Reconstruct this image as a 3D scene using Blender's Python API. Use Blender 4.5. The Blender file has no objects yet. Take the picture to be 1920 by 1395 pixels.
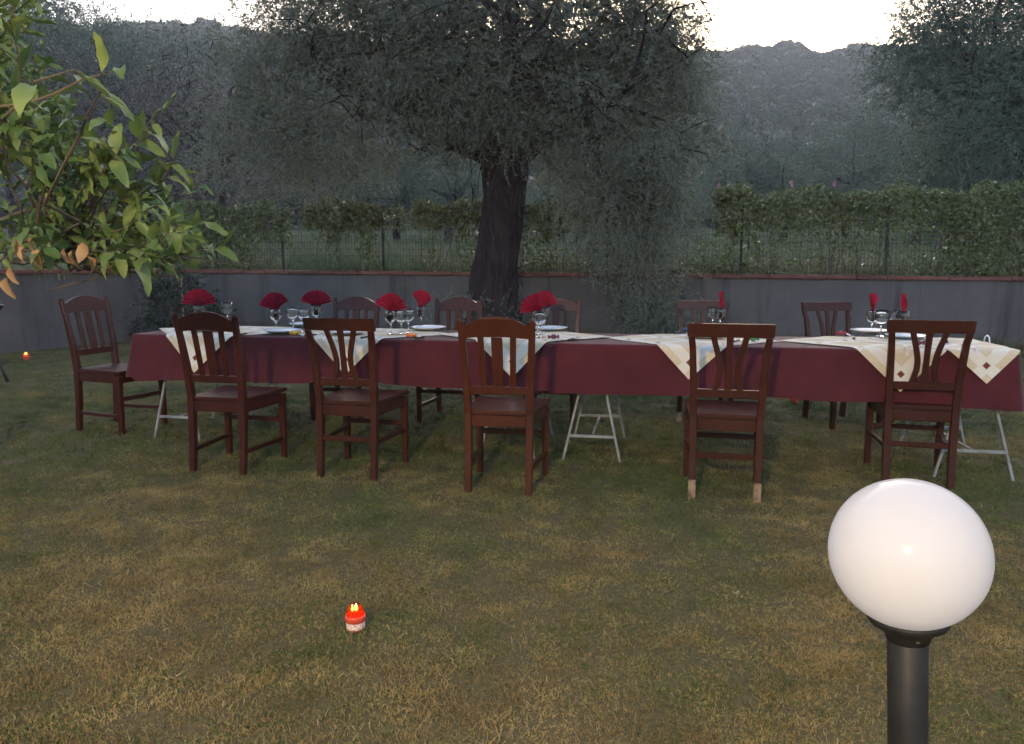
import bpy, bmesh, math, random
import numpy as np
from mathutils import Vector, Matrix, Euler

R = math.radians
random.seed(7)
rng = np.random.default_rng(11)
scene = bpy.context.scene
COL = scene.collection

# ------------------------------------------------------------------ camera
CAM_H, CAM_F, CAM_YH = 1.22, 1450.0, 497.0          # eye height (m), focal length (px of 1920), horizon row
PITCH = math.atan((697.5 - CAM_YH) / CAM_F)
cam_d = bpy.data.cameras.new('camera')
cam_d.sensor_width = 36.0
cam_d.lens = 36.0 * CAM_F / 1920.0
cam_d.clip_start, cam_d.clip_end = 0.05, 3000
cam = bpy.data.objects.new('camera', cam_d)
COL.objects.link(cam)
cam.location = (0, 0, CAM_H)
cam.rotation_euler = (R(90) - PITCH, 0, 0)
scene.camera = cam

# ------------------------------------------------------------------ sky and sun (dusk: the sun is down behind the ridge)
SUN_EL, SUN_AZ = R(13.5), R(8.0)
world = bpy.data.worlds.new('World')
scene.world = world
world.use_nodes = True
wn = world.node_tree
wn.nodes.clear()
w_out = wn.nodes.new('ShaderNodeOutputWorld')
w_bg = wn.nodes.new('ShaderNodeBackground')
w_sky = wn.nodes.new('ShaderNodeTexSky')
w_sky.sky_type = 'NISHITA'
w_sky.sun_disc = False
w_sky.sun_elevation = SUN_EL
w_sky.sun_rotation = SUN_AZ
w_sky.air_density = 1.0
w_sky.dust_density = 4.0
w_sky.ozone_density = 0.6
w_bg.inputs['Strength'].default_value = 0.10
w_tint = wn.nodes.new('ShaderNodeMix')
w_tint.data_type, w_tint.blend_type = 'RGBA', 'MULTIPLY'
w_tint.inputs[0].default_value = 1.0
w_tint.inputs[7].default_value = (0.95, 0.98, 1.12, 1)      # cool evening cast over the whole sky
wn.links.new(w_sky.outputs[0], w_tint.inputs[6])
wn.links.new(w_tint.outputs[2], w_bg.inputs[0])
wn.links.new(w_bg.outputs[0], w_out.inputs[0])

sun_d = bpy.data.lights.new('sun', 'SUN')
sun_d.energy = 0.5
sun_d.angle = R(12)
sun_d.color = (1.0, 0.93, 0.84)
sun = bpy.data.objects.new('sun', sun_d)
COL.objects.link(sun)
_sd = Vector((math.sin(SUN_AZ) * math.cos(SUN_EL), math.cos(SUN_AZ) * math.cos(SUN_EL), math.sin(SUN_EL)))
sun.rotation_euler = (-_sd).to_track_quat('-Z', 'Y').to_euler()

scene.view_settings.view_transform = 'Standard'
scene.view_settings.look = 'None'
scene.view_settings.gamma = 1.0
scene.view_settings.exposure = 2.3
scene.render.engine = 'CYCLES'
cy = scene.cycles
cy.max_bounces = 6
cy.diffuse_bounces = 1
cy.glossy_bounces = 2
cy.transmission_bounces = 6
cy.transparent_max_bounces = 8
cy.volume_bounces = 0
cy.use_denoising = True
cy.use_adaptive_sampling = True
cy.adaptive_threshold = 0.025
cy.adaptive_min_samples = 8
cy.sample_clamp_indirect = 6.0
cy.caustics_reflective = False
cy.caustics_refractive = False

# ------------------------------------------------------------------ helpers
_s, _c = math.sin(PITCH), math.cos(PITCH)


def sight(px, py):
    x, y = (px - 960) / CAM_F, -(py - 697.5) / CAM_F
    return x, _c + y * _s, -_s + y * _c


def on_level(px, py, z=0.0):
    """the point of the level z seen at that spot of the photograph"""
    X, Y, Z = sight(px, py)
    t = (z - CAM_H) / Z
    return Vector((X * t, Y * t, z))


def at_depth(px, py, d):
    X, Y, Z = sight(px, py)
    t = d / Y
    return Vector((X * t, d, CAM_H + Z * t))


def link(o, parent=None):
    COL.objects.link(o)
    if parent is not None:
        o.parent = parent
    return o


def tag(o, label=None, cat=None, group=None, kind=None):
    if label: o['label'] = label
    if cat: o['category'] = cat
    if group: o['group'] = group
    if kind: o['kind'] = kind
    return o


def empty(name, loc=(0, 0, 0), rz=0.0, label=None, cat=None, group=None):
    o = bpy.data.objects.new(name, None)
    o.empty_display_size = 0.1
    link(o)
    o.location = loc
    o.rotation_euler = (0, 0, rz)
    return tag(o, label, cat, group)


def copy_tree(o, parent=None):
    c = o.copy()
    COL.objects.link(c)
    c.parent = parent
    for ch in list(o.children):
        copy_tree(ch, c)
    return c


def drop_tree(o):
    for ch in list(o.children):
        drop_tree(ch)
    bpy.data.objects.remove(o)


class MB:
    """collects shapes into one mesh"""
    def __init__(self):
        self.v, self.f = [], []

    def add(self, vs, fs):
        n = len(self.v)
        self.v += [tuple(p) for p in vs]
        self.f += [tuple(i + n for i in f) for f in fs]
        return self

    def hexa(self, p):      # p: 4 bottom (ccw), 4 top (ccw)
        return self.add(p, [(3, 2, 1, 0), (4, 5, 6, 7), (0, 1, 5, 4), (1, 2, 6, 5), (2, 3, 7, 6), (3, 0, 4, 7)])

    def box(self, c, s, rot=None):
        hx, hy, hz = s[0] / 2, s[1] / 2, s[2] / 2
        p = [Vector((x, y, z)) for z in (-hz, hz) for x, y in ((-hx, -hy), (hx, -hy), (hx, hy), (-hx, hy))]
        if rot is not None:
            p = [rot @ q for q in p]
        return self.hexa([q + Vector(c) for q in p])

    def bar(self, a, b, w, h):      # a square bar from a to b
        a, b = Vector(a), Vector(b)
        d = (b - a).normalized()
        up = Vector((0, 0, 1)) if abs(d.z) < 0.9 else Vector((0, 1, 0))
        s = d.cross(up).normalized()
        u = s.cross(d)
        q = [s * (w / 2) * i + u * (h / 2) * j for i, j in ((-1, -1), (1, -1), (1, 1), (-1, 1))]
        return self.hexa([a + k for k in q] + [b + k for k in q])

    def loft(self, secs):           # list of quads (4 points) joined into a bent bar
        n = len(self.v)
        k = len(secs[0])
        for s in secs:
            self.v += [tuple(p) for p in s]
        for i in range(len(secs) - 1):
            for j in range(k):
                a, b = n + i * k + j, n + i * k + (j + 1) % k
                self.f.append((a, b, b + k, a + k))
        self.f.append(tuple(n + j for j in reversed(range(k))))
        e = n + (len(secs) - 1) * k
        self.f.append(tuple(e + j for j in range(k)))
        return self

    def tube(self, pts, rad, n=8, wob=None):
        pts = [Vector(p) for p in pts]
        if not hasattr(rad, '__len__'):
            rad = [rad] * len(pts)
        secs = []
        ref = None
        for i, p in enumerate(pts):
            d = (pts[min(i + 1, len(pts) - 1)] - pts[max(i - 1, 0)]).normalized()
            if ref is None:
                ref = d.orthogonal().normalized()
            s = (ref - d * ref.dot(d)).normalized()
            ref = s
            u = d.cross(s)
            ring = []
            for k in range(n):
                a = 2 * math.pi * k / n
                r = rad[i] * (wob(i, a, p) if wob else 1.0)
                ring.append(p + (s * math.cos(a) + u * math.sin(a)) * r)
            secs.append(ring)
        return self.loft(secs)

    def lathe(self, prof, n=24, c=(0, 0, 0), closed=False):
        m = len(self.v)
        k = len(prof)
        for j in range(n):
            a = 2 * math.pi * j / n
            for r, z in prof:
                self.v.append((c[0] + r * math.cos(a), c[1] + r * math.sin(a), c[2] + z))
        for j in range(n):
            j2 = (j + 1) % n
            for i in range(k if closed else k - 1):
                i2 = (i + 1) % k
                self.f.append((m + j * k + i, m + j2 * k + i, m + j2 * k + i2, m + j * k + i2))
        return self

    def mesh(self, name, mat, bevel=0.0, smooth=False, segs=1, merge=False):
        me = bpy.data.meshes.new(name)
        me.from_pydata(self.v, [], self.f)
        if bevel or merge:
            bm = bmesh.new()
            bm.from_mesh(me)
            if merge:
                bmesh.ops.remove_doubles(bm, verts=bm.verts, dist=1e-5)
            if bevel:
                ed = [e for e in bm.edges if len(e.link_faces) == 2 and e.calc_face_angle(0) > 0.6]
                bmesh.ops.bevel(bm, geom=ed, offset=bevel, segments=segs, affect='EDGES', clamp_overlap=True)
            bmesh.ops.recalc_face_normals(bm, faces=bm.faces)
            bm.to_mesh(me)
            bm.free()
        me.materials.append(mat)
        if smooth:
            me.polygons.foreach_set('use_smooth', [True] * len(me.polygons))
        return me

    def build(self, name, mat, parent=None, bevel=0.0, smooth=False, segs=1, merge=False):
        return link(bpy.data.objects.new(name, self.mesh(name, mat, bevel, smooth, segs, merge)), parent)


def mesh_np(name, V, F, mat, uv=None, smooth=False):
    V = np.asarray(V, dtype=np.float32).reshape(-1, 3)
    F = np.asarray(F, dtype=np.int32)
    k = F.shape[1]
    me = bpy.data.meshes.new(name)
    me.vertices.add(len(V))
    me.vertices.foreach_set('co', V.ravel())
    me.loops.add(F.size)
    me.loops.foreach_set('vertex_index', F.ravel())
    me.polygons.add(len(F))
    me.polygons.foreach_set('loop_start', np.arange(0, F.size, k, dtype=np.int32))
    me.update(calc_edges=True)
    me.validate()
    if uv is not None:
        l = me.uv_layers.new(name='UVMap')
        l.data.foreach_set('uv', np.asarray(uv, dtype=np.float32)[F.ravel()].ravel())
    me.materials.append(mat)
    if smooth:
        me.polygons.foreach_set('use_smooth', [True] * len(me.polygons))
    return me


def unit(a):
    return a / np.maximum(np.linalg.norm(a, axis=-1, keepdims=True), 1e-9)


def leaf_quads(P, D, L, W, fold=0.15, up=None):
    n = len(P)
    rnd = unit(rng.normal(size=(n, 3)))
    if up is not None:
        rnd = unit(rnd * (1 - up) + np.array([0, 0, 1.0]) * up)
        S = unit(np.cross(D, rnd))
    else:
        S = unit(np.cross(D, rnd))
    N = np.cross(S, D)
    L = np.broadcast_to(np.asarray(L, float).reshape(-1, 1), (n, 1))
    W = np.broadcast_to(np.asarray(W, float).reshape(-1, 1), (n, 1))
    mid = P + D * L * 0.45 + N * W * fold
    V = np.stack([P, mid + S * W / 2, P + D * L, mid - S * W / 2], axis=1).reshape(-1, 3)
    F = np.arange(4 * n).reshape(n, 4)
    return V, F


def join(parts):
    vs, fs, n = [], [], 0
    for V, F in parts:
        vs.append(V)
        fs.append(F + n)
        n += len(V)
    return np.concatenate(vs), np.concatenate(fs)


def sprigs(O, D, nleaf, slen, leafL, leafW, droop=0.0, spread=0.8, stem=0.004):
    """shoots: leaves set along a stem that droops"""
    n = len(O)
    t = np.linspace(0.08, 1.0, nleaf)
    slen = np.broadcast_to(np.asarray(slen, float).reshape(-1, 1), (n, 1))
    dn = np.array([0, 0, -1.0])
    pos = O[:, None, :] + D[:, None, :] * (slen[:, None, :] * t[None, :, None]) + dn * (droop * slen[:, None, :] * (t ** 2)[None, :, None])
    dirs = unit(D[:, None, :] * 0.75 + dn * (droop * t)[None, :, None] + rng.normal(size=(n, nleaf, 3)) * spread * 0.6)
    P = pos.reshape(-1, 3)
    V, F = leaf_quads(P, dirs.reshape(-1, 3), leafL * rng.uniform(0.65, 1.2, len(P)), leafW * rng.uniform(0.75, 1.2, len(P)))
    out = [(V, F)]
    if stem:
        side = unit(np.cross(D, rng.normal(size=(n, 3)))) * stem / 2
        tip = O + D * slen + dn * droop * slen
        mid = O + D * slen * 0.5 + dn * droop * slen * 0.25
        V1 = np.stack([O - side, O + side, mid + side, mid - side], 1).reshape(-1, 3)
        V2 = np.stack([mid - side, mid + side, tip + side * .5, tip - side * .5], 1).reshape(-1, 3)
        Fq = np.arange(4 * n).reshape(n, 4)
        out += [(V1, Fq), (V2, Fq)]
    return join(out)


def in_blob(c, r, n, clusters=0, sigma=0.25, shell=2.2):
    """points in an ellipsoid, gathered round clusters"""
    c, r = np.asarray(c, float), np.asarray(r, float)
    if clusters:
        k = unit(rng.normal(size=(clusters, 3))) * (rng.random((clusters, 1)) ** (1 / shell))
        kk = k[rng.integers(0, clusters, n)]
        q = kk + rng.normal(size=(n, 3)) * sigma
    else:
        q = unit(rng.normal(size=(n, 3))) * (rng.random((n, 1)) ** (1 / shell))
    return c + q * r, unit(q * r + 1e-6)


# ------------------------------------------------------------------ materials
def mat(name, rgb, rough=0.6, spec=0.4, **kw):
    m = bpy.data.materials.new(name)
    m.use_nodes = True
    b = m.node_tree.nodes['Principled BSDF']
    b.inputs['Base Color'].default_value = (*rgb, 1)
    b.inputs['Roughness'].default_value = rough
    b.inputs['Specular IOR Level'].default_value = spec
    for k, v in kw.items():
        b.inputs[k.replace('_', ' ')].default_value = v
    return m


def nd(m, t, **kw):
    n = m.node_tree.nodes.new('ShaderNode' + t)
    for k, v in kw.items():
        setattr(n, k, v)
    return n


def noise(m, scale, detail=4, rough=0.6, vec=None, stretch=None, w=None):
    L = m.node_tree.links
    tc = nd(m, 'NewGeometry')
    v = tc.outputs['Position'] if vec is None else vec
    if stretch:
        mp = nd(m, 'Mapping')
        mp.inputs['Scale'].default_value = stretch
        L.new(v, mp.inputs['Vector'])
        v = mp.outputs[0]
    n = nd(m, 'TexNoise')
    n.inputs['Scale'].default_value = scale
    n.inputs['Detail'].default_value = detail
    n.inputs['Roughness'].default_value = rough
    L.new(v, n.inputs['Vector'])
    return n.outputs['Fac']


def ramp(m, fac, stops):
    r = nd(m, 'ValToRGB')
    while len(r.color_ramp.elements) < len(stops):
        r.color_ramp.elements.new(0.5)
    for e, (p, c) in zip(r.color_ramp.elements, stops):
        e.position = p
        e.color = (*c, 1) if len(c) == 3 else c
    m.node_tree.links.new(fac, r.inputs[0])
    return r.outputs[0]


def mix(m, fac, a, b, blend='MIX'):
    x = nd(m, 'Mix', data_type='RGBA', blend_type=blend)
    L = m.node_tree.links
    for i, v in ((0, fac), (6, a), (7, b)):
        if hasattr(v, 'is_linked'):
            L.new(v, x.inputs[i])
        elif i == 0:
            x.inputs[0].default_value = v
        else:
            x.inputs[i].default_value = (*v, 1)
    return x.outputs[2]


def set_col(m, sock):
    m.node_tree.links.new(sock, m.node_tree.nodes['Principled BSDF'].inputs['Base Color'])


def bump(m, fac, strength=0.3, dist=0.01):
    b = nd(m, 'Bump')
    b.inputs['Strength'].default_value = strength
    b.inputs['Distance'].default_value = dist
    m.node_tree.links.new(fac, b.inputs['Height'])
    m.node_tree.links.new(b.outputs[0], m.node_tree.nodes['Principled BSDF'].inputs['Normal'])


def obj_coord(m):
    return nd(m, 'TexCoord').outputs['Object']


def wood(name, dark, light):
    m = mat(name, dark, 0.34, 0.25)
    v = obj_coord(m)
    g = noise(m, 6, 5, 0.6, v, (9, 9, 1.0))
    h = noise(m, 2.5, 3, 0.6)
    c = ramp(m, g, [(0.3, dark), (0.75, light)])
    set_col(m, mix(m, ramp(m, h, [(0.35, (0, 0, 0)), (0.8, (0.5, 0.5, 0.5))]), c, tuple(x * 1.5 for x in light)))
    bump(m, g, 0.12, 0.004)
    return m


M_WOOD = wood('dark_red_wood', (0.033, 0.0080, 0.0055), (0.056, 0.0140, 0.009))
M_WOOD2 = wood('brown_wood', (0.034, 0.0095, 0.0055), (0.057, 0.0165, 0.009))
M_WOOD3 = wood('chestnut_wood', (0.043, 0.0110, 0.005), (0.074, 0.0190, 0.008))
M_BARE = mat('bare_wood', (0.27, 0.17, 0.10), 0.8)
set_col(M_BARE, ramp(M_BARE, noise(M_BARE, 30, 4), [(0.35, (0.15, 0.085, 0.05)), (0.6, (0.33, 0.22, 0.13))]))


def leafmat(name, a, b, c, scale=0.9, rough=0.5, trans=0.15, fine=30):
    m = mat(name, a, rough, 0.35)
    n1 = noise(m, scale, 3)
    n2 = noise(m, fine, 2)
    c1 = ramp(m, n1, [(0.35, a), (0.62, b)])
    set_col(m, mix(m, ramp(m, n2, [(0.45, (0, 0, 0)), (0.75, (0.8, 0.8, 0.8))]), c1, c))
    if trans:
        L = m.node_tree.links
        p = m.node_tree.nodes['Principled BSDF']
        t = nd(m, 'BsdfTranslucent')
        L.new(p.inputs['Base Color'].links[0].from_socket, t.inputs[0])
        x = nd(m, 'MixShader')
        x.inputs[0].default_value = trans
        L.new(p.outputs[0], x.inputs[1])
        L.new(t.outputs[0], x.inputs[2])
        L.new(x.outputs[0], m.node_tree.nodes['Material Output'].inputs[0])
    return m


M_OLIVE = leafmat('olive_leaf', (0.100, 0.116, 0.076), (0.178, 0.195, 0.138), (0.34, 0.35, 0.28), 1.2, trans=0.3)
M_OLIVE_FAR = leafmat('olive_leaf_far', (0.055, 0.090, 0.056), (0.11, 0.16, 0.105), (0.18, 0.24, 0.165), 0.5, fine=8)
M_BRUSH = leafmat('brush_leaf', (0.060, 0.052, 0.050), (0.105, 0.090, 0.086), (0.15, 0.13, 0.13), 1.0)
M_FOREST = leafmat('forest_leaf', (0.018, 0.034, 0.016), (0.055, 0.088, 0.042), (0.075, 0.115, 0.055), 0.16, trans=0, fine=0.6)
M_CREEPER = leafmat('creeper_leaf', (0.078, 0.125, 0.042), (0.145, 0.195, 0.072), (0.32, 0.29, 0.12), 1.6)
M_LEMON = leafmat('lemon_leaf', (0.080, 0.145, 0.035), (0.155, 0.225, 0.06), (0.27, 0.32, 0.10), 2.2, 0.4, 0.3, fine=9)
M_DRY = leafmat('dry_leaf', (0.34, 0.18, 0.07), (0.46, 0.28, 0.13), (0.50, 0.32, 0.17), 14, 0.7, 0.3)
M_SHRUB = leafmat('shrub_leaf', (0.022, 0.032, 0.022), (0.045, 0.058, 0.040), (0.07, 0.08, 0.06), 1.5)
M_PINK = mat('pink_flower', (0.65, 0.25, 0.36), 0.6)

M_BARK = mat('olive_bark', (0.055, 0.040, 0.034), 0.9, 0.2)
_g = noise(M_BARK, 9, 6, 0.7, None, (1.6, 1.6, 0.35))
set_col(M_BARK, ramp(M_BARK, _g, [(0.3, (0.012, 0.009, 0.009)), (0.55, (0.042, 0.028, 0.026)), (0.8, (0.085, 0.06, 0.055))]))
bump(M_BARK, _g, 0.9, 0.04)
M_TWIG = mat('twig', (0.11, 0.085, 0.06), 0.8, 0.2)

M_SOIL = mat('lawn_soil', (0.08, 0.06, 0.035), 0.95, 0.1)
_n = noise(M_SOIL, 1.3, 5)
_n2 = noise(M_SOIL, 40, 3)
set_col(M_SOIL, mix(M_SOIL, 0.5, ramp(M_SOIL, _n, [(0.3, (0.060, 0.068, 0.025)), (0.7, (0.13, 0.092, 0.048))]),
                    ramp(M_SOIL, _n2, [(0.3, (0.055, 0.048, 0.022)), (0.7, (0.16, 0.125, 0.062))])))
bump(M_SOIL, _n2, 0.6, 0.02)


def grassmat(name, greens, straws, s1, cut, rough=0.6, straw_grad=None):
    m = mat(name, greens[0], rough, 0.3)
    n1 = noise(m, s1, 5, 0.65)
    n2 = noise(m, s1 * 4.5, 3, 0.6)
    n3 = noise(m, 75, 2)
    g = ramp(m, n2, [(0.35, greens[0]), (0.65, greens[1])])
    s = ramp(m, n2, [(0.35, straws[0]), (0.65, straws[1])])
    f = nd(m, 'Math', operation='MULTIPLY_ADD')
    m.node_tree.links.new(n3, f.inputs[0])
    f.inputs[1].default_value = 1.0
    m.node_tree.links.new(n1, f.inputs[2])
    if straw_grad:                         # more straw near the viewer, greener further off
        L = m.node_tree.links
        sp = nd(m, 'SeparateXYZ')
        L.new(nd(m, 'NewGeometry').outputs['Position'], sp.inputs[0])
        mr = nd(m, 'MapRange')
        for i, v in enumerate((straw_grad[0], straw_grad[1], straw_grad[2], straw_grad[3])):
            mr.inputs[i + 1].default_value = v
        L.new(sp.outputs[1], mr.inputs[0])
        g2 = nd(m, 'Math', operation='ADD')
        L.new(f.outputs[0], g2.inputs[0])
        L.new(mr.outputs[0], g2.inputs[1])
        f = g2
    fac = ramp(m, f.outputs[0], [(cut - 0.22, (0, 0, 0)), (cut + 0.22, (1, 1, 1))])
    set_col(m, mix(m, fac, g, s))
    return m


M_GRASS = grassmat('lawn_grass', ((0.056, 0.090, 0.018), (0.112, 0.142, 0.030)), ((0.20, 0.135, 0.045), (0.38, 0.275, 0.10)), 0.9, 1.15, straw_grad=(1.5, 5.5, 0.06, -0.12))
M_STRAW = grassmat('straw_blade', ((0.15, 0.14, 0.05), (0.24, 0.21, 0.08)), ((0.28, 0.21, 0.09), (0.42, 0.33, 0.16)), 1.5, 1.0)
M_FIELD = grassmat('field_grass', ((0.095, 0.165, 0.075), (0.16, 0.23, 0.10)), ((0.20, 0.20, 0.10), (0.30, 0.28, 0.14)), 0.35, 1.12)
M_FIELDG = mat('field_ground', (0.11, 0.145, 0.065), 0.95, 0.1)
M_HILL = mat('hill_ground', (0.03, 0.034, 0.022), 0.95, 0.1)

M_CONC = mat('concrete', (0.17, 0.17, 0.18), 0.9, 0.2)
_a = noise(M_CONC, 2.2, 6, 0.65, None, (1.5, 1.5, 0.10))
_b = noise(M_CONC, 2.0, 5)
_cc = ramp(M_CONC, _a, [(0.34, (0.050, 0.043, 0.040)), (0.47, (0.142, 0.125, 0.117)), (0.62, (0.150, 0.133, 0.125)), (0.72, (0.19, 0.170, 0.158))])
set_col(M_CONC, mix(M_CONC, 0.4, _cc, ramp(M_CONC, _b, [(0.3, (0.07, 0.068, 0.068)), (0.7, (0.175, 0.155, 0.145))])))
bump(M_CONC, noise(M_CONC, 25, 4), 0.25, 0.01)
M_TERRA = mat('terracotta', (0.20, 0.065, 0.05), 0.8, 0.3)
_t = noise(M_TERRA, 3, 5)
set_col(M_TERRA, ramp(M_TERRA, _t, [(0.3, (0.12, 0.045, 0.038)), (0.7, (0.26, 0.10, 0.075))]))
M_POST = mat('green_post', (0.012, 0.022, 0.016), 0.5)
M_WIRE = mat('green_wire', (0.020, 0.034, 0.026), 0.5)

M_MAROON = mat('maroon_cloth', (0.115, 0.020, 0.032), 0.85, 0.2, Sheen_Weight=0.1)
_m = noise(M_MAROON, 5, 4)
set_col(M_MAROON, ramp(M_MAROON, _m, [(0.3, (0.070, 0.0120, 0.0155)), (0.7, (0.100, 0.0175, 0.0220))]))
bump(M_MAROON, noise(M_MAROON, 220, 2), 0.2, 0.002)


def topper_mat():
    m = mat('cream_cloth', (0.62, 0.52, 0.36), 0.85, 0.2)
    L = m.node_tree.links
    uv = nd(m, 'UVMap').outputs[0]
    sx = nd(m, 'SeparateXYZ')
    L.new(uv, sx.inputs[0])

    def near(sock, pitch, off, half):
        a = nd(m, 'Math', operation='ADD'); L.new(sock, a.inputs[0]); a.inputs[1].default_value = off
        d = nd(m, 'Math', operation='PINGPONG'); L.new(a.outputs[0], d.inputs[0]); d.inputs[1].default_value = pitch / 2
        l = nd(m, 'Math', operation='LESS_THAN'); L.new(d.outputs[0], l.inputs[0]); l.inputs[1].default_value = half
        return l.outputs[0]

    def op(o, a, b):
        x = nd(m, 'Math', operation=o); L.new(a, x.inputs[0]); L.new(b, x.inputs[1])
        return x.outputs[0]
    u, v = sx.outputs[0], sx.outputs[1]
    band = op('MAXIMUM', near(u, 0.27, 0.20, 0.030), near(v, 0.27, 0.20, 0.030))
    dia = op('MULTIPLY', near(u, 0.27, 0.20, 0.015), near(v, 0.27, 0.20, 0.015))
    weave = noise(m, 60, 3)
    base = ramp(m, weave, [(0.3, (0.60, 0.48, 0.31)), (0.7, (0.70, 0.57, 0.39))])
    c = mix(m, band, base, (0.74, 0.67, 0.55))
    c = mix(m, dia, c, (0.17, 0.045, 0.025))
    set_col(m, c)
    bump(m, noise(m, 14, 3), 0.25, 0.012)
    return m


M_TOPPER = topper_mat()
M_STEEL = mat('grey_painted_steel', (0.40, 0.41, 0.40), 0.5, 0.5)
set_col(M_STEEL, ramp(M_STEEL, noise(M_STEEL, 9, 4), [(0.35, (0.19, 0.195, 0.18)), (0.6, (0.33, 0.335, 0.325))]))
M_BOARD = mat('table_board', (0.30, 0.22, 0.13), 0.7)
M_CHINA = mat('white_china', (0.80, 0.80, 0.80), 0.15, 0.5)
M_NAPKIN = mat('red_napkin', (0.33, 0.012, 0.040), 0.85, 0.2)
M_GLASS = mat('clear_glass', (1, 1, 1), 0.0, 0.5, Transmission_Weight=1.0, IOR=1.45)
M_BLACK = mat('black_iron', (0.012, 0.012, 0.013), 0.45)
M_KNIFE = mat('knife_steel', (0.5, 0.5, 0.5), 0.25, Metallic=1.0)
M_PLAST_W = mat('white_plastic', (0.75, 0.75, 0.73), 0.4)
M_OPAL = mat('opal_glass', (0.93, 0.91, 0.905), 0.18, 0.35)
_d = noise(M_OPAL, 6, 6, 0.7)
set_col(M_OPAL, ramp(M_OPAL, _d, [(0.3, (0.79, 0.80, 0.83)), (0.65, (0.84, 0.85, 0.885))]))
M_OPAL.node_tree.links.new(ramp(M_OPAL, noise(M_OPAL, 14, 5, 0.7), [(0.35, (0.06,) * 3), (0.75, (0.18,) * 3)]), M_OPAL.node_tree.nodes['Principled BSDF'].inputs['Roughness'])
_t = nd(M_OPAL, 'BsdfTranslucent')
_t.inputs[0].default_value = (0.93, 0.91, 0.905, 1)
_x = nd(M_OPAL, 'MixShader')
_x.inputs[0].default_value = 0.55
M_OPAL.node_tree.links.new(M_OPAL.node_tree.nodes['Principled BSDF'].outputs[0], _x.inputs[1])
M_OPAL.node_tree.links.new(_t.outputs[0], _x.inputs[2])
M_OPAL.node_tree.links.new(_x.outputs[0], M_OPAL.node_tree.nodes['Material Output'].inputs[0])
M_LAMPBLACK = mat('lamp_black', (0.022, 0.023, 0.024), 0.55, 0.3)
set_col(M_LAMPBLACK, ramp(M_LAMPBLACK, noise(M_LAMPBLACK, 18, 5), [(0.35, (0.009, 0.009, 0.0095)), (0.7, (0.024, 0.023, 0.022))]))
M_REDGLASS = mat('red_glass', (1.0, 0.45, 0.36), 0.02, 0.5, Transmission_Weight=1.0, IOR=1.06)
_nt = M_REDGLASS.node_tree
_tr, _tl, _mx = nd(M_REDGLASS, 'BsdfTransparent'), nd(M_REDGLASS, 'BsdfTranslucent'), nd(M_REDGLASS, 'MixShader')
_tr.inputs[0].default_value = (1.0, 0.55, 0.42, 1)
_tl.inputs[0].default_value = (0.95, 0.22, 0.08, 1)
_mx.inputs[0].default_value = 0.10
_nt.links.new(_tr.outputs[0], _mx.inputs[1])
_nt.links.new(_tl.outputs[0], _mx.inputs[2])
_nt.links.new(_mx.outputs[0], _nt.nodes['Material Output'].inputs[0])
M_REDJAR = mat('red_jar', (0.60, 0.07, 0.03), 0.25, 0.5, Subsurface_Weight=0.3)
M_WAX = mat('red_wax', (0.60, 0.05, 0.02), 0.4, 0.4, Subsurface_Weight=0.4)
M_LABEL = mat('candle_label', (0.78, 0.60, 0.48), 0.7)
set_col(M_LABEL, ramp(M_LABEL, noise(M_LABEL, 150, 2, 0.5, obj_coord(M_LABEL), (1, 1, 2.2)), [(0.50, (0.78, 0.62, 0.52)), (0.60, (0.45, 0.16, 0.12))]))


def emit(name, rgb, s):
    m = bpy.data.materials.new(name)
    m.use_nodes = True
    b = m.node_tree.nodes['Principled BSDF']
    b.inputs['Base Color'].default_value = (0, 0, 0, 1)
    b.inputs['Emission Color'].default_value = (*rgb, 1)
    b.inputs['Emission Strength'].default_value = s
    return m


M_FLAME = emit('flame', (1.0, 0.50, 0.13), 3.5)
M_FLAMEFAR = emit('flame_far', (1.0, 0.50, 0.14), 8)

# ------------------------------------------------------------------ the ground
LAWN = MB()
LAWN.add([(-30, -6, 0), (30, -6, 0), (30, 12.9, 0), (-30, 12.9, 0)], [(0, 1, 2, 3)])
# lawn corner that reaches back to the corner of the wall
lawn = bpy.data.objects.new('lawn', None)
WALL_C = Vector((-5.65, 13.30, 0))       # the corner of the wall
WALL_R = Vector((9.6, 10.25, 0))         # right end, out of the frame
WALL_L = Vector((-8.6, 8.10, 0))         # left end, out of the frame


def wall_top(p):
    """the coping is not quite level: it drops towards the right"""
    return 1.145 - 0.0068 * (p.x + 5.65)


lm = MB()
lm.add([(-30, -8, 0), (30, -8, 0), (30, 6.2, 0), WALL_R, WALL_C, WALL_L, (-30, 8.1, 0)], [(0, 1, 2, 3, 4, 5, 6)])
lawn = tag(lm.build('lawn', M_SOIL), kind='structure')

# field behind the wall, level with its top, rising to a wooded hill
NX, NY = 90, 80


def hill_z(x, y):
    u = x / np.maximum(y, 1)
    t = np.clip((y - 42) / 110.0, 0, 1)
    ridge = 37.0 + 4.5 * np.clip(-u * 2.2, 0, 1)
    z = 1.0 + 0.055 * np.clip(y - 13, 0, 32) + (ridge - 1.8) * (t ** 1.15) + 0.5 * np.sin(x * 0.11 + y * 0.05) * t + 0.35 * np.sin(x * 0.31) * t
    return z - np.clip(y - 158, 0, 999) * 0.08


ys = np.concatenate([[0], np.geomspace(11, 400, NY)])


def field_front(x):
    """the line just behind the wall"""
    a, b = WALL_C, WALL_R
    t = (x - a.x) / (b.x - a.x)
    right = a.y + (b.y - a.y) * t
    l, c = WALL_L, WALL_C
    left = l.y + (c.y - l.y) * (x - l.x) / (c.x - l.x)
    return np.where(x > c.x, right, np.where(x > l.x, left, l.y)) + 0.06


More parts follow.
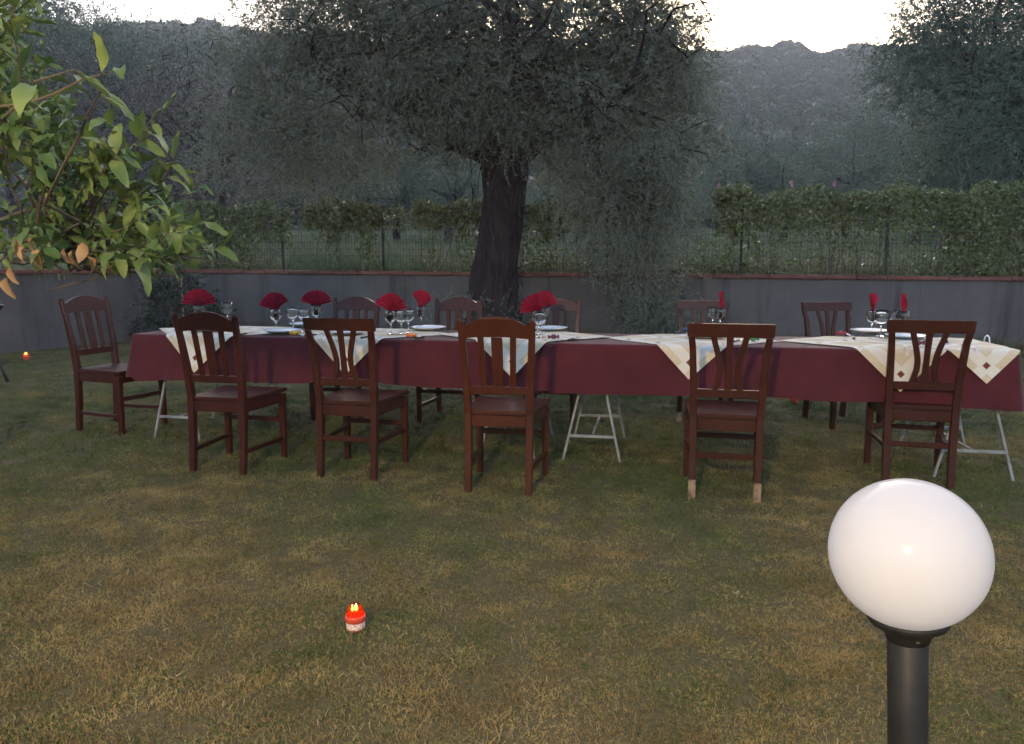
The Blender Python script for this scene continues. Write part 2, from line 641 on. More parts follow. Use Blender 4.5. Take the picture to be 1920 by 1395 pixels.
gx = np.linspace(-1, 1, NX)
V, F = [], []
for j, d in enumerate(np.geomspace(1, 45, NY) - 1):
    x0 = gx * (16 + d * 8.5)
    yf = field_front(np.clip(x0, -30, 30))
    y = yf + d * 8
    z = hill_z(x0, y)
    V.append(np.stack([x0, y, z], 1))
V = np.concatenate(V)
i = np.arange(NX - 1)
F = np.concatenate([np.stack([j * NX + i, j * NX + i + 1, (j + 1) * NX + i + 1, (j + 1) * NX + i], 1) for j in range(NY - 1)])
hm = mesh_np('hillside', V, F, M_HILL, smooth=True)
hm.materials.append(M_FIELDG)
cent = V[F].mean(1)
hm.polygons.foreach_set('material_index', (cent[:, 1] < 46).astype(np.int32))
tag(link(bpy.data.objects.new('hillside', hm)), kind='structure')


# ------------------------------------------------------------------ instanced stuff (grass, wood on the hill)
def scatter(name, pts, rot, scl, idx, protos, label, cat):
    """one stuff object: small meshes set on points by geometry nodes"""
    me = bpy.data.meshes.new(name)
    me.vertices.add(len(pts))
    me.vertices.foreach_set('co', np.asarray(pts, np.float32).ravel())
    for nm, typ, dat in (('rot', 'FLOAT_VECTOR', rot), ('scl', 'FLOAT', scl), ('idx', 'INT', idx)):
        a = me.attributes.new(nm, typ, 'POINT')
        a.data.foreach_set('vector' if typ == 'FLOAT_VECTOR' else 'value', np.asarray(dat, np.int32 if typ == 'INT' else np.float32).ravel())
    o = link(bpy.data.objects.new(name, me))
    pc = bpy.data.collections.new(name + '_kinds')
    for k, pm in enumerate(protos):
        pc.objects.link(bpy.data.objects.new('%s_kind_%02d' % (name, k), pm))
    g = bpy.data.node_groups.new(name, 'GeometryNodeTree')
    g.interface.new_socket('Geometry', in_out='INPUT', socket_type='NodeSocketGeometry')
    g.interface.new_socket('Geometry', in_out='OUTPUT', socket_type='NodeSocketGeometry')
    N, L = g.nodes, g.links
    gi, go = N.new('NodeGroupInput'), N.new('NodeGroupOutput')
    ip = N.new('GeometryNodeInstanceOnPoints')
    ci = N.new('GeometryNodeCollectionInfo')
    ci.inputs['Collection'].default_value = pc
    ci.inputs['Separate Children'].default_value = True
    ci.inputs['Reset Children'].default_value = True
    ip.inputs['Pick Instance'].default_value = True

    def attr(nm, typ):
        a = N.new('GeometryNodeInputNamedAttribute')
        a.data_type = typ
        a.inputs['Name'].default_value = nm
        return a.outputs['Attribute']
    L.new(gi.outputs[0], ip.inputs['Points'])
    L.new(ci.outputs[0], ip.inputs['Instance'])
    L.new(attr('idx', 'INT'), ip.inputs['Instance Index'])
    L.new(attr('rot', 'FLOAT_VECTOR'), ip.inputs['Rotation'])
    L.new(attr('scl', 'FLOAT'), ip.inputs['Scale'])
    L.new(ip.outputs[0], go.inputs[0])
    md = o.modifiers.new('scatter', 'NODES')
    md.node_group = g
    return tag(o, label, cat, kind='stuff')


def tuft(n, rad, h, w, lean, material, name):
    a = rng.uniform(0, 2 * np.pi, n)
    r = rad * np.sqrt(rng.random(n))
    P = np.stack([r * np.cos(a), r * np.sin(a), np.full(n, -0.004)], 1)
    D = unit(np.stack([rng.normal(size=n) * lean, rng.normal(size=n) * lean, np.ones(n)], 1))
    hh = h * rng.uniform(0.45, 1.15, n)[:, None]
    S = unit(np.cross(D, unit(rng.normal(size=(n, 3))))) * (w * rng.uniform(0.6, 1.2, n)[:, None]) / 2
    bend = np.stack([rng.normal(size=n), rng.normal(size=n), np.full(n, -0.25)], 1) * hh * 0.35
    m1 = P + D * hh * 0.55
    tip = P + D * hh + bend
    Vt = np.stack([P - S, P + S, m1 + S * .8, m1 - S * .8, tip], 1).reshape(-1, 3)
    k = np.arange(n) * 5
    Fq = np.stack([k, k + 1, k + 2, k + 3], 1)
    Ft = np.stack([k + 3, k + 2, k + 4, k + 4], 1)
    me = bpy.data.meshes.new(name)
    me.from_pydata(Vt.tolist(), [], [tuple(q) for q in Fq.tolist()] + [tuple(q[:3]) for q in Ft.tolist()])
    me.materials.append(material)
    return me


lawn_tufts = [tuft(74, 0.062, 0.021, 0.0021, 0.60, M_GRASS, 'tuft') for _ in range(5)] + \
             [tuft(56, 0.065, 0.028, 0.0019, 0.50, M_GRASS, 'tuft') for _ in range(2)] + \
             [tuft(54, 0.065, 0.018, 0.0020, 1.2, M_GRASS, 'tuft') for _ in range(2)] + \
             [tuft(12, 0.08, 0.028, 0.0022, 0.8, M_STRAW, 'tuft') for _ in range(2)] + \
             [tuft(20, 0.035, 0.032, 0.0032, 0.6, M_GRASS, 'tuft')]


def lawn_points():
    out = []
    for y0, y1, dens in ((1.15, 2.6, 620), (2.6, 4.5, 470), (4.5, 7.5, 280), (7.5, 13.4, 140)):
        half = 0.72 * y1 + 0.5
        n = int((y1 - y0) * 2 * half * dens)
        x = rng.uniform(-half, half, n)
        y = rng.uniform(y0, y1, n)
        ok = (np.abs(x) < 0.70 * y + 0.45)
        yw = np.where(x > WALL_C.x, WALL_C.y + (WALL_R.y - WALL_C.y) * (x - WALL_C.x) / (WALL_R.x - WALL_C.x),
                      WALL_L.y + (WALL_C.y - WALL_L.y) * (x - WALL_L.x) / (WALL_C.x - WALL_L.x))
        ok &= y < yw - 0.16
        p = np.stack([x, y, np.zeros(n)], 1)[ok]
        out.append(np.c_[p, np.full(len(p), (y0 + y1) / 2)])
    return np.concatenate(out)


lp = lawn_points()
n = len(lp)
rot = np.stack([rng.normal(size=n) * 0.08, rng.normal(size=n) * 0.08, rng.uniform(0, 6.28, n)], 1)
patch = np.sin(lp[:, 0] * 2.1 + 1.3 * np.sin(lp[:, 1] * 1.7)) * np.sin(lp[:, 1] * 2.6 + 1.1 * np.sin(lp[:, 0] * 2.3))
scl = rng.uniform(0.7, 1.25, n) * (1 + 0.07 * patch) * np.where(lp[:, 3] > 5, 1.2, 1.0)
scatter('lawn_grass', lp[:, :3], rot, scl, rng.choice(12, n, p=[.12] * 5 + [.09] * 2 + [.06] * 2 + [.03] * 2 + [.04]), lawn_tufts,
        'short dry mown grass with straw patches covering the lawn', 'grass')

field_tufts = [tuft(36, 0.22, 0.34, 0.012, 0.28, M_FIELD, 'field_tuft') for _ in range(4)]
n = 7500
fx = rng.uniform(-1, 1, n)
fd = 0.25 + rng.random(n) ** 1.5 * 30
fX = fx * (7.5 + fd * 0.75)
fY = field_front(np.clip(fX, -30, 30)) + fd
fp = np.stack([fX, fY, hill_z(fX, fY)], 1)
scatter('field_grass', fp, np.stack([np.zeros(n), np.zeros(n), rng.uniform(0, 6.28, n)], 1), rng.uniform(0.6, 1.3, n) * (1 + fd * 0.03),
        rng.integers(0, 4, n), field_tufts, 'long green meadow grass behind the wire fence', 'grass')


def forest_crown(name):
    lob = unit(rng.normal(size=(7, 3))) * [1, 1, 0.5] * rng.uniform(0.7, 1.4, (7, 1))
    lob[:, 2] = lob[:, 2] * 0.95 + 1.9
    ps, ds, core = [], [], []
    bm = bmesh.new()
    bmesh.ops.create_icosphere(bm, subdivisions=2, radius=1.0)
    bm.verts.ensure_lookup_table()
    sv = np.array([v.co for v in bm.verts])
    sf = np.array([[v.index for v in f.verts] for f in bm.faces])
    bm.free()
    verts, tris, n0 = [], [], 0
    for c in lob:
        r = rng.uniform(0.85, 1.35)
        d = unit(rng.normal(size=(330, 3)))
        ps.append(c + d * r * rng.uniform(0.90, 1.08, (330, 1)))
        ds.append(d)
        verts.append(c + sv * r * (1 + 0.12 * rng.normal(size=(len(sv), 1))) * 0.93)
        tris.append(sf + n0)
        n0 += len(sv)
    P, D = np.concatenate(ps), np.concatenate(ds)
    tang = unit(np.cross(D, rng.normal(size=D.shape)) + D * 0.35)
    V, F = leaf_quads(P, tang, rng.uniform(0.16, 0.38, len(P)), rng.uniform(0.14, 0.28, len(P)))
    # leaf quads as two triangles each so that the mesh is all triangles
    T = np.concatenate([F[:, [0, 1, 2]], F[:, [0, 2, 3]]])
    verts.append(V)
    tris.append(T + n0)
    return mesh_np(name, np.concatenate(verts), np.concatenate(tris), M_FOREST)


forest = [forest_crown('forest_crown') for _ in range(5)]
pts = []
for _ in range(60000):
    y = 44 + 122 * random.random() ** 0.8
    u = random.uniform(-0.80, 0.80)
    pts.append((u * y, y))
pts = np.array(pts)
cell = {}
keep = []
for k, (x, y) in enumerate(pts):
    g = 2.9
    key = (int(x // g), int(y // g))
    if key in cell:
        continue
    cell[key] = 1
    keep.append(k)
pts = pts[keep]
n = len(pts)
hp = np.stack([pts[:, 0], pts[:, 1], hill_z(pts[:, 0], pts[:, 1]) - 0.3], 1)
scatter('hill_forest', hp, np.stack([np.zeros(n), np.zeros(n), rng.uniform(0, 6.28, n)], 1),
        rng.uniform(0.65, 1.35, n) * (0.80 + 0.35 * np.clip((pts[:, 1] - 60) / 100, 0, 1)), rng.integers(0, 5, n), forest,
        'dense dark wood covering the hillside up to the ridge', 'wood')

# ------------------------------------------------------------------ the retaining wall
CLEN, CTH, WTH = 0.40, 0.055, 0.22


def wall(a, b, label):
    d = (b - a).normalized()
    nrm = Vector((-d.y, d.x, 0))
    if nrm.y < 0:
        nrm = -nrm
    root = empty('retaining_wall', a, 0, label, 'wall', 'retaining walls round the lawn')
    L = (b - a).length
    m = MB()
    k = max(2, int(L / 1.2))
    # concrete lifts with a shallow joint between them
    for q in range(k):
        t0, t1 = q * L / k + 0.0012, (q + 1) * L / k - 0.0012
        p0, p1 = d * t0, d * t1
        z0, z1 = wall_top(a + p0) - CTH, wall_top(a + p1) - CTH
        off = nrm * random.uniform(-0.002, 0.002)
        m = MB()
        m.hexa([p0 + off - Vector((0, 0, .1)), p1 + off - Vector((0, 0, .1)), p1 + nrm * WTH - Vector((0, 0, .1)), p0 + nrm * WTH - Vector((0, 0, .1)),
                p0 + off + Vector((0, 0, z0)), p1 + off + Vector((0, 0, z1)), p1 + nrm * WTH + Vector((0, 0, z1)), p0 + nrm * WTH + Vector((0, 0, z0))])
        m.build('wall_panel', M_CONC, root)
    nt = int(L / CLEN)
    tm = MB().box((0, 0, 0), (CLEN - 0.006, WTH + 0.09, CTH)).mesh('coping_tile', M_TERRA, 0.007)
    ang = math.atan2(d.y, d.x)
    for q in range(nt):
        c = a + d * ((q + 0.5) * CLEN)
        o = bpy.data.objects.new('coping_tile', tm)
        link(o, root)
        o.location = c - a + nrm * (WTH / 2 - 0.005) + Vector((0, 0, wall_top(c) - CTH / 2 + random.uniform(-.002, .002)))
        o.rotation_euler = (random.uniform(-.006, .006), math.atan2(0.0068 * d.x, 1), ang + random.uniform(-.004, .004))
    return d, nrm


dR, nR = wall(WALL_C, WALL_R, 'long grey concrete wall with terracotta coping behind the dining table')
dL, nL = wall(WALL_L, WALL_C, 'short concrete wall with terracotta coping receding at the left edge')


# ------------------------------------------------------------------ the wire fence on the wall
def fence(a, d, nrm, length, posts, label, h=1.02):
    root = empty('wire_fence', a, 0, label, 'fence')
    base = nrm * (WTH * 0.5)
    for s in posts:
        p = a + d * s
        z = wall_top(p)
        m = MB().tube([(0, 0, 0), (0, 0, h + 0.03)], 0.019, 8)
        o = m.build('post', M_POST, root)
        o.location = p - a + base + Vector((0, 0, z - 0.01))
        MB().lathe([(0.0, 0.024), (0.016, 0.018), (0.023, 0.0), (0.023, -0.02)], 10).build('post_cap', M_POST, o).location = (0, 0, h + 0.03)
    w = MB()
    k = int(length / 0.052)
    for q in range(k):
        p = d * (q * 0.052) + base
        z = wall_top(a + d * (q * 0.052))
        w.bar(p + Vector((0, 0, z + 0.02)), p + Vector((0, 0, z + h)), 0.0035, 0.0035)
    for hz in np.arange(0.04, h + 0.01, 0.105):
        p1 = d * length + base
        w.bar(base + Vector((0, 0, wall_top(a) + hz)), p1 + Vector((0, 0, wall_top(a + d * length) + hz)), 0.0035, 0.0035)
    tag(w.build('wire_mesh', M_WIRE, root), kind='stuff')
    return root


def along(px, py=510):
    """distance along the right-hand wall at that column of the photograph"""
    X, Y, Z = sight(px, py)
    A = np.array([[X, -dR.x], [Y, -dR.y]])
    t, s = np.linalg.solve(A, np.array([WALL_C.x, WALL_C.y]))
    return float(s)


POST_S = [along(p) for p in (402, 526, 715, 918, 1137, 1389, 1663, 1945)]
fence(WALL_C, dR, nR, 13.2, POST_S, 'thin green wire fence with slim posts standing on the long wall')

# ------------------------------------------------------------------ climbing plants on the fence
fb = WALL_C + nR * (WTH * 0.5)


def climber(spec, n, label, name='climbing_hedge', seedpts=None, flowers=0):
    """spec: list of (px0, px1, low, high, weight): heights above the coping in metres"""
    root = empty(name, (0, 0, 0), 0, label, 'hedge', 'climbing hedges on the fence')
    wsum = sum(s[4] for s in spec)
    Ps, Ds = [], []
    for x0, x1, lo, hi, wt in spec:
        k = int(n * wt / wsum)
        s0, s1 = along(x0), along(x1)
        s = rng.uniform(s0, s1, k)
        top = hi + 0.06 * np.sin(s * 5.1) + 0.04 * np.sin(s * 11.7 + 1)
        t = rng.random(k) ** 0.75
        zz = lo + (top - lo) * t
        q = rng.normal(size=k) * 0.10
        P = np.stack([fb.x + dR.x * s + nR.x * q, fb.y + dR.y * s + nR.y * q, np.zeros(k)], 1)
        P[:, 2] = 1.145 - 0.0068 * (P[:, 0] + 5.65) + zz
        Ps.append(P)
        Ds.append(unit(rng.normal(size=(k, 3)) * [1, 1, .8] + [0, -.5, -.25]))
    P, D = np.concatenate(Ps), np.concatenate(Ds)
    org = P[0].copy()
    root.location = (org[0], org[1], 0)
    V, F = leaf_quads(P - root.location, D, rng.uniform(0.04, 0.085, len(P)), rng.uniform(0.03, 0.055, len(P)), 0.25)
    tag(link(bpy.data.objects.new('foliage', mesh_np('foliage', V, F, M_CREEPER)), root), kind='stuff')
    # woody stems that climb the wire
    st = MB()
    for x0, x1, lo, hi, wt in spec:
        s0, s1 = along(x0), along(x1)
        for _ in range(max(2, int((s1 - s0) * 3.2))):
            s = random.uniform(s0, s1)
            p = fb + dR * s - Vector(root.location)
            z = wall_top(fb + dR * s)
            pts = [p + dR * random.uniform(-.06, .06) - nR * random.uniform(.0, .04) + Vector((0, 0, z + hi * k / 5)) for k in range(6)]
            st.tube(pts, [0.008 - 0.0009 * k for k in range(6)], 5)
    tag(st.build('stems', M_TWIG, root), kind='stuff')
    for _ in range(flowers):
        s = along(random.uniform(spec[0][0], spec[0][1]))
        p = fb + dR * s + Vector((0, 0, wall_top(fb + dR * s) + spec[0][3] + random.uniform(0.0, .1))) - Vector(root.location)
        fl = MB()
        for k in range(5):
            a = k * 1.256
            fl.add([p, p + Vector((math.cos(a - .4) * .020, -.012, math.sin(a - .4) * .035)), p + Vector((math.cos(a) * .028, -.018, math.sin(a) * .05)),
                    p + Vector((math.cos(a + .4) * .020, -.012, math.sin(a + .4) * .035))], [(0, 1, 2, 3)])
        fl.build('flower', M_PINK, root)


climber([(330, 440, 0.0, 1.12, 3), (440, 545, 0.45, 1.08, 2.0), (440, 470, 0.0, .5, .25)], 4600,
        'dark leafy climber filling the fence beside the lemon tree')
climber([(570, 712, 0.66, 1.13, 5), (618, 634, 0.0, .7, .22), (672, 698, 0.0, .75, .5), (590, 700, .5, .7, .35)], 2900,
        'bright green ivy clump hanging over the fence left of the olive trunk')
climber([(716, 790, 0.66, .98, .7), (780, 905, 0.68, 1.10, 4), (855, 905, 0.0, .7, .7), (802, 812, 0, .7, .12)], 2300,
        'thin climber on the fence touching the olive trunk')
climber([(965, 1120, 0.62, 1.08, 3), (970, 1040, 0.0, 0.6, .7), (1040, 1330, 0.0, 1.0, 1.2)], 2900,
        'patchy yellow green climber on the fence right of the olive trunk')
climber([(1335, 1790, 0.60, 1.22, 7), (1335, 1420, 0.0, 0.65, 0.5), (1420, 1790, 0.0, 0.62, .8), (1340, 1400, 1.0, 1.26, .4)], 7600,
        'long dense hedge with pinkish tips on the fence behind the right table', flowers=3)
climber([(1775, 2000, 0.0, 1.24, 6)], 6000, 'tall dense green hedge at the far right end of the fence')


# ------------------------------------------------------------------ trees
def limb_path(a, b, n=6, wig=0.12):
    a, b = Vector(a), Vector(b)
    L = (b - a).length
    out = []
    for k in range(n):
        t = k / (n - 1)
        p = a.lerp(b, t)
        if 0 < k < n - 1:
            p = p + Vector((random.uniform(-1, 1), random.uniform(-1, 1), random.uniform(-.4, .8))) * wig * L * .5
        out.append(p)
    return out


def olive():
    bx, by = -0.27, 11.15
    root = empty('olive_tree', (bx, by, 0), 0, 'big old olive tree with thick dark leaning trunk behind the table', 'tree')
    # trunk: centre line read off the photograph, as points in the tree's own frame
    row = [(700, 938, 124), (640, 934, 108), (600, 931, 100), (560, 929, 92), (520, 929, 84), (470, 932, 78), (420, 938, 75), (370, 942, 75), (330, 944, 80), (295, 945, 92), (262, 946, 106)]
    pts, rad = [], []
    for py, px, w in row:
        p = at_depth(px, py, by)
        if py == 700: p.z = -0.05
        pts.append(p - Vector((bx, by, 0)))
        rad.append(w / 2 * by / CAM_F)
    pts = sorted(pts, key=lambda v: v.z)

    def wob(i, a, p):
        return 1 + 0.10 * math.sin(3 * a + p.z * 1.7) + 0.07 * math.sin(7 * a - p.z * 3.1) + 0.05 * math.sin(11 * a + p.z * 6)
    t = MB().tube(pts, rad, 36, wob)
    trunk = t.build('trunk', M_BARK, root, smooth=True)
    # root flare and burls
    for k in range(6):
        a = k * 1.05 + .3
        MB().tube([(math.cos(a) * .25, math.sin(a) * .25, .42), (math.cos(a) * .48, math.sin(a) * .48, .12), (math.cos(a) * .75, math.sin(a) * .75, -.05)],
                  [.17, .13, .05], 10).build('root', M_BARK, root, smooth=True)
    top = pts[-1]
    ends = [(-2.4, -.3, 4.0, .17), (-1.5, .8, 4.9, .16), (-.4, -.7, 5.3, .17), (.9, .3, 5.1, .17), (1.8, -.3, 4.3, .16), (1.6, 1.1, 4.4, .12), (-1.9, .9, 3.5, .10), (1.6, -.7, 3.3, .10), (0.3, -1.3, 4.1, .10)]
    tips = []
    for ex, ey, ez, r in ends:
        st = Vector((top.x + (0.14 if ex > 0 else -0.14), top.y, top.z - random.uniform(.05, .35)))
        path = limb_path(st, (ex, ey, ez), 7, .16)
        MB().tube(path, [r * (1 - .11 * k) for k in range(7)], 10).build('limb', M_BARK, root, smooth=True)
        for k in range(2, 7):
            for _ in range(3):
                b0 = path[k]
                e = b0 + Vector((random.uniform(-1.1, 1.1), random.uniform(-1.1, 1.1), random.uniform(-.5, .9)))
                tips.append((b0, e))
    br = MB()
    for b0, e in tips:
        br.tube(limb_path(b0, e, 5, .2), [.035, .028, .022, .016, .008], 6)
        for _ in range(3):
            e2 = e + Vector((random.uniform(-.5, .5), random.uniform(-.5, .5), random.uniform(-.6, .3)))
            br.tube(limb_path(e, e2, 4, .2), [.012, .009, .006, .003], 5)
    # hanging sucker shoots down the trunk
    for k in range(16):
        a0 = Vector((random.uniform(-.35, .35), -.34, random.uniform(1.6, 2.9)))
        br.tube([a0, a0 + Vector((random.uniform(-.15, .15), -.15, -.25)), a0 + Vector((random.uniform(-.3, .3), -.2, random.uniform(-.9, -.4)))], [.008, .006, .003], 5)
    tag(br.build('branches', M_BARK, root), kind='stuff')

    # foliage in hanging masses (centre column, row, depth offset, radii, shoots, clusters, droop)
    o = np.array([bx, by, 0.0])
    parts = []

    def mass(px, py, dy, r, n, cl, droop, sl=0.34, spread=.9):
        c = np.array(at_depth(px, py, by + dy))
        P, D = in_blob(c, r, n, cl, 0.22, 2.4)
        D = unit(D * .5 + rng.normal(size=D.shape) * .75 + [0, 0, -.05])
        parts.append(sprigs(P - o, D, 16, rng.uniform(sl * .6, sl * 1.3, len(P)), 0.058, 0.014, droop, 1.25))
    mass(700, 100, 0, (1.35, 1.2, .85), 1700, 60, .25)
    mass(600, 30, .2, (1.1, 1.0, .7), 1700, 40, .2)
    mass(780, 10, .3, (1.2, 1.1, .6), 1300, 30, .2)
    mass(560, 200, .1, (1.15, 1.0, .8), 1500, 46, .4)
    mass(470, 280, .2, (.9, .8, .65), 420, 26, .6)
    mass(930, 50, -.4, (1.2, 1.2, .7), 1700, 60, .2)
    mass(860, 165, -.6, (1.1, .9, .55), 1300, 46, .35)
    mass(1010, 170, -.4, (1.0, .9, .60), 1200, 44, .4)
    mass(1110, 50, .1, (1.2, 1.1, .75), 2000, 48, .2)
    mass(1225, 50, 0, (.75, .8, .75), 1300, 30, .25)
    mass(1170, 160, 0, (1.1, 1.1, .7), 1500, 50, .4)
    mass(1225, 270, -.2, (.85, .9, .85), 1400, 44, .6)
    mass(1110, 300, -.3, (.75, .7, .60), 700, 28, .7)
    mass(1160, 390, -.3, (.75, .6, .60), 640, 28, .7)
    mass(1240, 400, -.3, (.5, .6, .60), 420, 20, .7)
    mass(1195, 520, -.2, (.55, .5, .50), 380, 20, .4)
    mass(1235, 580, -.2, (.42, .4, .30), 190, 10, .2)
    mass(640, 275, -.2, (.95, .8, .42), 520, 26, .5)
    mass(760, -60, 0, (1.9, 1.5, .8), 1800, 80, .2)
    mass(1060, -70, 0, (1.9, 1.5, .8), 1800, 80, .2)
    mass(780, 235, -.3, (.85, .7, .32), 340, 18, .5)
    mass(950, 235, -.6, (.75, .45, .30), 480, 18, .5)
    V, F = join(parts)
    tag(link(bpy.data.objects.new('crown', mesh_np('crown', V, F, M_OLIVE)), root), kind='stuff')
    # suckers round the foot
    P = np.stack([rng.normal(size=240) * .42, rng.normal(size=240) * .3 - .25, rng.uniform(0.0, .75, 240)], 1)
    D = unit(rng.normal(size=P.shape) * [.6, .6, .4] + [0, 0, .8])
    V, F = sprigs(P, D, 12, rng.uniform(.12, .3, len(P)), .045, .012, .1)
    tag(link(bpy.data.objects.new('foot_shoots', mesh_np('foot_shoots', V, F, M_OLIVE)), root), kind='stuff')


olive()


def bushy_tree(name, px, py_top, depth, rx, rz, label, material, n, leaf=(0.12, 0.035), zbase=None, clusters=40, ry=None, trunk_r=0.12, group=None, twigs=0, sl=.45):
    g = at_depth(px, 400, depth)
    zb = float(hill_z(np.array(g.x), np.array(depth))) if zbase is None else zbase
    ztop = at_depth(px, py_top, depth).z
    cz = ztop - rz
    root = empty(name, (g.x, depth, zb), 0, label, 'tree', group)
    H = cz - zb
    tp = [Vector((0, 0, -.2)), Vector((random.uniform(-.1, .1), 0, max(.2, H * .35))), Vector((random.uniform(-.2, .2), 0, max(.4, H * .8)))]
    MB().tube(tp, [trunk_r * 1.3, trunk_r, trunk_r * .7], 10).build('trunk', M_BARK, root, smooth=True)
    br = MB()
    for _ in range(9):
        e = Vector((random.uniform(-1, 1) * rx * .8, random.uniform(-.7, .7) * rx, H + random.uniform(-.4, .8) * rz))
        br.tube(limb_path(tp[-1], e, 5, .15), [trunk_r * .5, trunk_r * .4, trunk_r * .3, trunk_r * .2, trunk_r * .08], 6)
    for _ in range(twigs):
        q = Vector((random.gauss(0, .5) * rx, random.gauss(0, .35) * rx, H + random.gauss(0, .5) * rz))
        e = q + Vector((random.uniform(-.5, .5), random.uniform(-.4, .4), random.uniform(-.5, .3)))
        br.tube(limb_path(q, e, 4, .35), [.012, .010, .007, .003], 4)
    tag(br.build('branches', M_BARK, root), kind='stuff')
    P, D = in_blob((0, 0, H), (rx, ry or rx * .8, rz), n, clusters, 0.17, 3.0)
    D = unit(D * .5 + rng.normal(size=D.shape) * .5 + [0, 0, .1])
    V, F = sprigs(P, D, 12, rng.uniform(sl * .6, sl * 1.3, len(P)), leaf[0], leaf[1], .35, .9, 0.006)
    tag(link(bpy.data.objects.new('crown', mesh_np('crown', V, F, material)), root), kind='stuff')


TG = 'trees beyond the fence'
bushy_tree('olive_tree', 1850, -90, 17.5, 2.2, 3.0, 'tall hazy olive tree rising out of the picture at the right edge', M_OLIVE_FAR, 13500, (.085, .024), None, 170, group=TG, trunk_r=.2)
bushy_tree('olive_tree', 1955, 120, 15.5, 1.7, 1.7, 'dark lower olive tree half cut by the right edge', M_OLIVE_FAR, 2600, (.08, .02), None, 40, group=TG)
bushy_tree('olive_tree', 1590, 232, 30, 2.5, 1.7, 'round grey green bush in the middle of the gap on the right', M_OLIVE_FAR, 3400, (.085, .026), None, 50, group=TG)
bushy_tree('olive_tree', 1470, 300, 26, 1.3, 1.0, 'small low bush just left of the round grey green bush', M_OLIVE_FAR, 1300, (.075, .024), None, 24, group=TG)
bushy_tree('olive_tree', 1380, 255, 28, 1.5, 1.5, 'bush peeping out beside the drooping right side of the olive crown', M_OLIVE_FAR, 1500, (.08, .024), None, 26, group=TG)
bushy_tree('olive_tree', 1720, 290, 23, 1.5, 1.1, 'low bush between the round bush and the tall right olive', M_OLIVE_FAR, 1600, (.07, .022), None, 30, group=TG)
bushy_tree('olive_tree', 625, 285, 24, 1.35, 1.1, 'pale olive bush seen under the crown, leftmost of three', M_OLIVE_FAR, 1600, (.075, .023), None, 30, group=TG)
bushy_tree('olive_tree', 745, 295, 26, 1.3, 1.1, 'olive bush seen under the crown, middle one of three', M_OLIVE_FAR, 1500, (.075, .023), None, 30, group=TG)
bushy_tree('olive_tree', 845, 272, 25, 1.2, 1.3, 'olive bush next to the left side of the thick trunk', M_OLIVE_FAR, 1600, (.075, .023), None, 30, group=TG)
bushy_tree('olive_tree', 1045, 300, 26, 1.2, 1.2, 'olive bush next to the right side of the thick trunk', M_OLIVE_FAR, 1500, (.075, .023), None, 30, group=TG)
bushy_tree('twiggy_tree', 420, 100, 17.0, 2.1, 1.9, 'brownish twiggy tree with thin leaves behind the fence on the left', M_BRUSH, 1900, (.07, .018), None, 50, group=TG, twigs=420, trunk_r=.10)
bushy_tree('twiggy_tree', 230, 135, 20.0, 2.4, 2.3, 'dark tangled tree behind the lemon tree', M_BRUSH, 1600, (.09, .022), None, 50, group=TG, twigs=220)
bushy_tree('broadleaf_tree', 170, 22, 34, 4.2, 3.4, 'broad dark tree against the sky at upper left', M_OLIVE_FAR, 4600, (.13, .045), None, 60, group=TG, sl=.7)
bushy_tree('broadleaf_tree', 20, -30, 30, 3.6, 3.2, 'tall dark tree against the sky in the upper left corner', M_OLIVE_FAR, 3600, (.13, .045), None, 50, group=TG, sl=.7)
bushy_tree('broadleaf_tree', 330, 55, 38, 4.4, 3.2, 'broad bluish tree right of the upper left dark tree', M_OLIVE_FAR, 4200, (.13, .045), None, 60, group=TG, sl=.7)


# thin bare-tipped branches that hang into the sky at upper left of the olive
def shrub(name, loc, r, n, label, material, leaf=(.06, .03), sl=.25):
    root = empty(name, loc, 0, label, 'shrub')
    st = MB()
    for _ in range(10):
        e = Vector((random.uniform(-1, 1) * r[0] * .8, random.uniform(-1, 1) * r[1] * .8, r[2] * random.uniform(.8, 1.8)))
        st.tube(limb_path((0, 0, -.02), e, 5, .2), [.018, .014, .011, .008, .004], 5)
    tag(st.build('stems', M_TWIG, root), kind='stuff')
    P, D = in_blob((0, 0, r[2]), r, n, 20, .25)
    P[:, 2] = np.abs(P[:, 2])
    V, F = sprigs(P, unit(D + rng.normal(size=D.shape) * .5), 10, rng.uniform(sl * .5, sl, n), leaf[0], leaf[1], .2)
    tag(link(bpy.data.objects.new('foliage', mesh_np('foliage', V, F, material)), root), kind='stuff')


shrub('wall_shrub', (-5.15, 11.9, 0), (.5, .4, .5), 420, 'dark shrub at the inner corner of the walls behind the table end', M_SHRUB)
# weeds along the foot of the long wall
wt = [tuft(26, 0.16, 0.30, 0.010, 0.3, M_GRASS, 'weed_tuft') for _ in range(3)]
n = 420
s = rng.uniform(0.3, 13, n)
q = rng.uniform(0.10, 0.55, n) ** 1.2
wp = np.stack([WALL_C.x + dR.x * s - nR.x * q, WALL_C.y + dR.y * s - nR.y * q, np.zeros(n)], 1)
scatter('wall_weeds', wp, np.stack([np.zeros(n), np.zeros(n), rng.uniform(0, 6, n)], 1), rng.uniform(.4, 1.25, n), rng.integers(0, 3, n), wt,
        'tall unmown grass along the foot of the concrete wall', 'grass')


